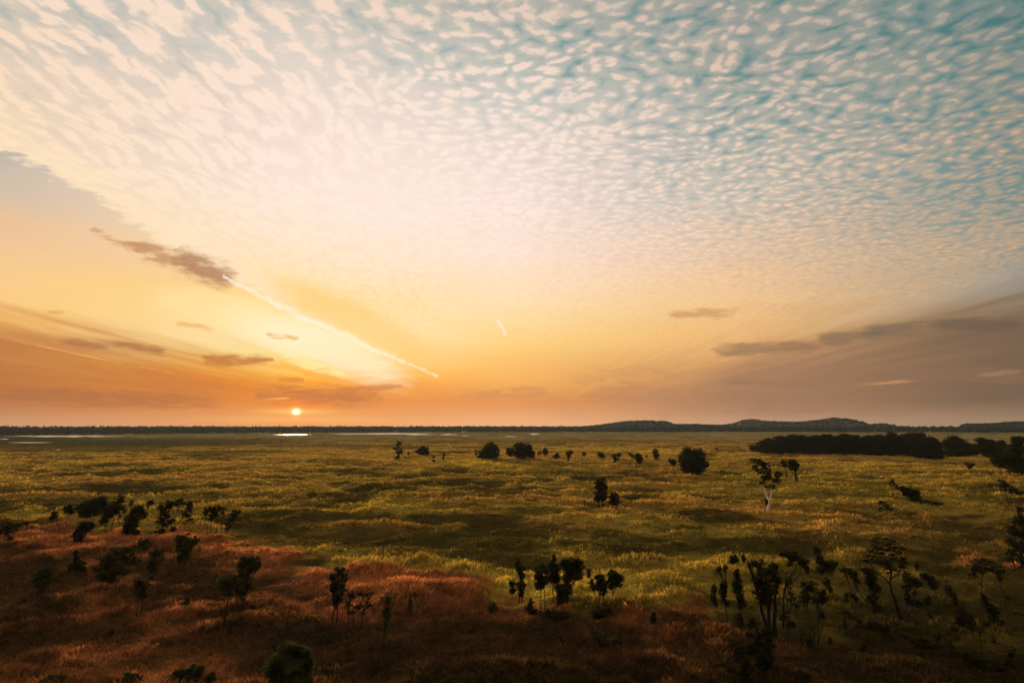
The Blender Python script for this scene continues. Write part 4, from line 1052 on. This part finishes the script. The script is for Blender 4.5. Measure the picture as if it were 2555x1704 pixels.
E_("low_bush", "dark mound of leaves behind the open wood's middle", "bush", [(1000, 248)], [(960, 170, 30, 30), (1030, 190, 40, 36), (985, 215, 56, 28), (940, 100, 30, 26)], 'dense', whole_bush=True)
E_("bent_tree", "spindly tree with two bent stems before the bare limbed tree", "tree", [(1212, 545), (1340, 560)], [(1150, 250, 34, 34), (1200, 265, 34, 34), (1215, 320, 24, 30), (1175, 405, 40, 20), (1210, 430, 22, 20)], 'loose')
E_("dark_tree", "dark column shaped tree left of the bare limbed tree", "tree", [(1335, 575)], [(1300, 250, 44, 30), (1330, 280, 44, 40), (1310, 320, 40, 34), (1350, 360, 44, 44), (1320, 430, 44, 44), (1335, 490, 34, 34)], 'round')
E_("bare_limbed_tree", "tall tree with thick trunk and thin see-through crown", "tree", [(1512, 575)], [(1440, 60, 90, 34), (1380, 120, 70, 44), (1500, 110, 80, 44), (1440, 180, 110, 50), (1540, 190, 60, 44), (1330, 190, 44, 34), (1480, 250, 70, 34), (1560, 260, 40, 30)], 'sparse', trunk_w=0.42,
   extra_limbs=[([(1512, 575), (1490, 480), (1462, 400), (1455, 330), (1470, 260), (1440, 180)], 0.2, 0.06), ([(1458, 345), (1420, 300), (1370, 265), (1330, 200)], 0.09, 0.03), ([(1466, 300), (1510, 270), (1545, 200)], 0.07, 0.03)])
E_("dark_tree", "double stemmed tree tucked against the thick trunked tree", "tree", [(1545, 575), (1530, 570)], [(1590, 300, 50, 34), (1620, 320, 44, 34), (1560, 350, 40, 34), (1600, 440, 50, 44), (1560, 420, 34, 40), (1640, 460, 24, 26)], 'loose')
E_("leaning_tree", "tree leaning right with round head on a snaking stem", "tree", [(1758, 520)], [(1690, 290, 34, 34), (1730, 300, 44, 36), (1745, 345, 40, 30), (1655, 220, 16, 30)], 'round',
   extra_limbs=[([(1758, 520), (1762, 440), (1755, 370)], 0.07, 0.04)])
E_("small_tree", "small oval headed tree right of the snaking stemmed tree", "tree", [(1768, 505)], [(1835, 345, 30, 30), (1845, 385, 24, 24)], 'round')
E_("flat_tree", "wide flat crowned tree on two leaning bare stems", "tree", [(2068, 452), (2192, 490)], [(2050, 190, 56, 30), (2120, 175, 60, 26), (2160, 220, 60, 34), (2070, 230, 60, 34), (2180, 260, 34, 30), (2020, 260, 34, 20)], 'loose')
E_("small_tree", "shadowy tree right below the flat crowned tree", "tree", [(2180, 630), (2165, 620)], [(2110, 440, 30, 34), (2130, 490, 50, 40), (2165, 530, 40, 36), (2150, 570, 34, 26)], 'loose')
E_("small_tree", "dim round crowned tree low in the right wood", "tree", [(1890, 700), (1875, 690)], [(1920, 510, 50, 36), (1960, 550, 50, 40), (1920, 580, 50, 36), (1985, 600, 34, 34), (1880, 630, 24, 26)], 'loose')
E_("leaning_tree", "spindly sapling slanting left to right with hardly a leaf", "tree", [(1842, 720)], [(1705, 510, 20, 14), (1740, 560, 22, 16)], 'sparse')
E_("thin_tree", "forked thin tree at the right end of the open wood", "tree", [(2062, 770)], [(2010, 600, 34, 26), (2090, 590, 36, 26), (2050, 640, 34, 24)], 'sparse')
E_("tall_bush_tree", "tall leafy tree rising from the bottom of the wood", "tree", [(570, 1010), (540, 1005)], [(590, 690, 40, 44), (530, 720, 44, 44), (610, 760, 40, 56), (560, 800, 60, 56), (500, 790, 44, 50), (600, 850, 44, 50), (550, 890, 60, 56), (480, 700, 26, 26)], 'round')
E_("tall_bush_tree", "shorter leafy tree left of the tall bottom one", "tree", [(455, 1005)], [(420, 790, 40, 34), (400, 840, 36, 50), (440, 880, 44, 50), (430, 940, 44, 40)], 'round')
E_("small_tree", "dim sapling leaning over the shorter leafy bottom tree", "tree", [(440, 720), (360, 760)], [(395, 560, 36, 40), (415, 600, 30, 30), (350, 700, 36, 36)], 'loose')
E_("low_bush", "dark bush at the bottom edge under the open wood", "bush", [(830, 990)], [(800, 940, 34, 26), (850, 935, 34, 30), (830, 965, 56, 26)], 'loose', whole_bush=True)
E_("low_bush", "dark bush in the bottom left of the wood", "bush", [(110, 1005)], [(90, 970, 50, 22), (140, 980, 30, 18)], 'loose', whole_bush=True)
E_("low_bush", "black thicket spreading under the right of the open wood", "bush", [(1700, 800)], [(1560, 690, 40, 22), (1610, 720, 44, 30), (1680, 705, 40, 34), (1740, 740, 44, 26), (1800, 720, 36, 34), (1640, 760, 60, 22), (1850, 760, 40, 20)], 'sparse', whole_bush=True)
E_("low_bush", "black thicket in the lower right corner of the wood", "bush", [(2080, 900)], [(1970, 830, 40, 34), (2030, 860, 50, 28), (2100, 825, 44, 44), (2160, 870, 46, 34), (2210, 840, 34, 40), (2060, 895, 60, 20), (2250, 880, 40, 24)], 'sparse', whole_bush=True)
E_("low_bush", "low tangle between the straight stem and the thick trunk", "bush", [(1260, 620)], [(1200, 560, 60, 26), (1290, 590, 66, 28), (1140, 540, 34, 18)], 'loose', whole_bush=True)

# --- small dark shrubs standing among the wood and on the slope: four forms, copied
forms = []
def shrub_at(px, py, k, label, group):
    x, y, z, s_, cosd, az = frame_at(px, py)
    if len(forms) < 4:
        w = random.uniform(8, 15); h = random.uniform(9, 17)
        o = make_tree("small_shrub", label, "shrub", [(px, py)], [(px - w * .5, py - h * .6, w * .7, h * .6), (px + w * .45, py - h * .8, w * .7, h * .65), (px, py - h * 1.3, w * .55, h * .5)], ['sparse', 'loose'][len(forms) % 2], group=group, whole_bush=True)
        forms.append(o)
        return
    o = forms[k % 4].copy(); COL.objects.link(o)
    q = random.uniform(0.55, 1.2)
    o.location = (x, y, z - 0.05); o.scale = (q, q, q * random.uniform(0.8, 1.5)); o.rotation_euler = (0, 0, random.uniform(0, 6.28))
    o["label"] = label; o["group"] = group
k = 0
for dx0, dy0 in ((1690, 1500), (1730, 1440), (1765, 1475), (1815, 1435), (1850, 1500), (1905, 1480), (1945, 1440), (1990, 1490), (2030, 1455), (2070, 1500), (2110, 1440), (2150, 1470), (2190, 1500), (2230, 1450), (2275, 1485), (2310, 1430),
                 (2330, 1500), (1880, 1410), (1950, 1390), (2010, 1400), (2130, 1390), (2200, 1395), (2265, 1385), (1760, 1380), (2320, 1370)):
    shrub_at(dx0 * 1.0868 + random.uniform(-12, 12), dy0 * 1.0868 + random.uniform(-10, 10), k, "small dark shrub half hidden in the dim grass of the lower right wood", "shrubs in the lower right wood"); k += 1
for dx0, dy0 in ((430, 1400), (95, 1395), (560, 1350), (250, 1465), (640, 1500), (1080, 1450), (1130, 1400), (1290, 1480), (1500, 1440), (1560, 1500), (960, 1390), (1010, 1540), (1220, 1540)):
    shrub_at(dx0 * 1.0868 + random.uniform(-12, 12), dy0 * 1.0868 + random.uniform(-10, 10), k, "small dark tuft of shrub dotted about the rust coloured grass", "shrubs dotted over the rust grass"); k += 1

# --- termite mounds
def mound(cv, foot, top, half_w, label):
    bx, by = cv(*foot); tx, ty = cv(*top); wx, _ = cv(foot[0] + half_w, foot[1])
    x, y, z, s, cosd, az = frame_at(bx, by)
    h = (by - ty) * s / cosd; w = (wx - bx) * s
    V = []; F = []; k = 14; m = 12
    for i in range(m):
        tt = i / (m - 1)
        rr = w * (1 - tt) ** 0.55 * (1.0 if i else 1.15) + 0.02
        for j in range(k):
            an = 2 * math.pi * j / k
            q = rr * (0.78 + 0.44 * float(fbm(np.array([math.cos(an) * 2 + foot[0]]), np.array([math.sin(an) * 2 + tt * 5]), 1.0, 3, 9)[0]))
            V.append((q * math.cos(an), q * math.sin(an) * 0.8, h * tt - 0.1))
    for i in range(m - 1):
        for j in range(k):
            a0 = i * k + j; a1 = i * k + (j + 1) % k
            F += [a0, a1, a1 + k, a0 + k]
    o = mesh_obj("termite_mound", V, F, 4, EARTH, smooth=True)
    o.location = (x, y, z); o.rotation_euler = (0, 0, -az)
    tag(o, label, "termite mound")
mound(c2, (1476, 246), (1478, 184), 15, "small pointed dark mound left of the taller rounded tree")
mound(c3, (686, 455), (688, 318), 19, "tall post-like dark mound in the middle rust grass")

# ------------------------------------------------------------------ air
HAZE = 2.5e-5
if HAZE:
    hw = 4200
    me = bpy.data.meshes.new("haze")
    x0, x1, y0, y1, z0, z1 = -hw, hw, -400, 4200, -3, 62
    me.from_pydata([(x0, y0, z0), (x1, y0, z0), (x1, y1, z0), (x0, y1, z0), (x0, y0, z1), (x1, y0, z1), (x1, y1, z1), (x0, y1, z1)], [],
                   [(0, 3, 2, 1), (4, 5, 6, 7), (0, 1, 5, 4), (1, 2, 6, 5), (2, 3, 7, 6), (3, 0, 4, 7)])
    hm = bpy.data.materials.new("haze_air"); hm.use_nodes = True
    t = NT(hm.node_tree); t.n.clear()
    out = t.new('ShaderNodeOutputMaterial')
    pv = t.new('ShaderNodeVolumePrincipled')
    pv.inputs['Color'].default_value = (0.66, 0.80, 0.92, 1)
    pv.inputs['Density'].default_value = HAZE
    pv.inputs['Anisotropy'].default_value = 0.3
    t.l.new(pv.outputs[0], out.inputs['Volume'])
    me.materials.append(hm)
    hz = bpy.data.objects.new("haze", me); COL.objects.link(hz)
    tag(hz, "thin evening haze over the plain", kind="stuff")

scene.cycles.max_bounces = 5
scene.cycles.diffuse_bounces = 2
scene.cycles.transmission_bounces = 3
scene.cycles.volume_bounces = 0
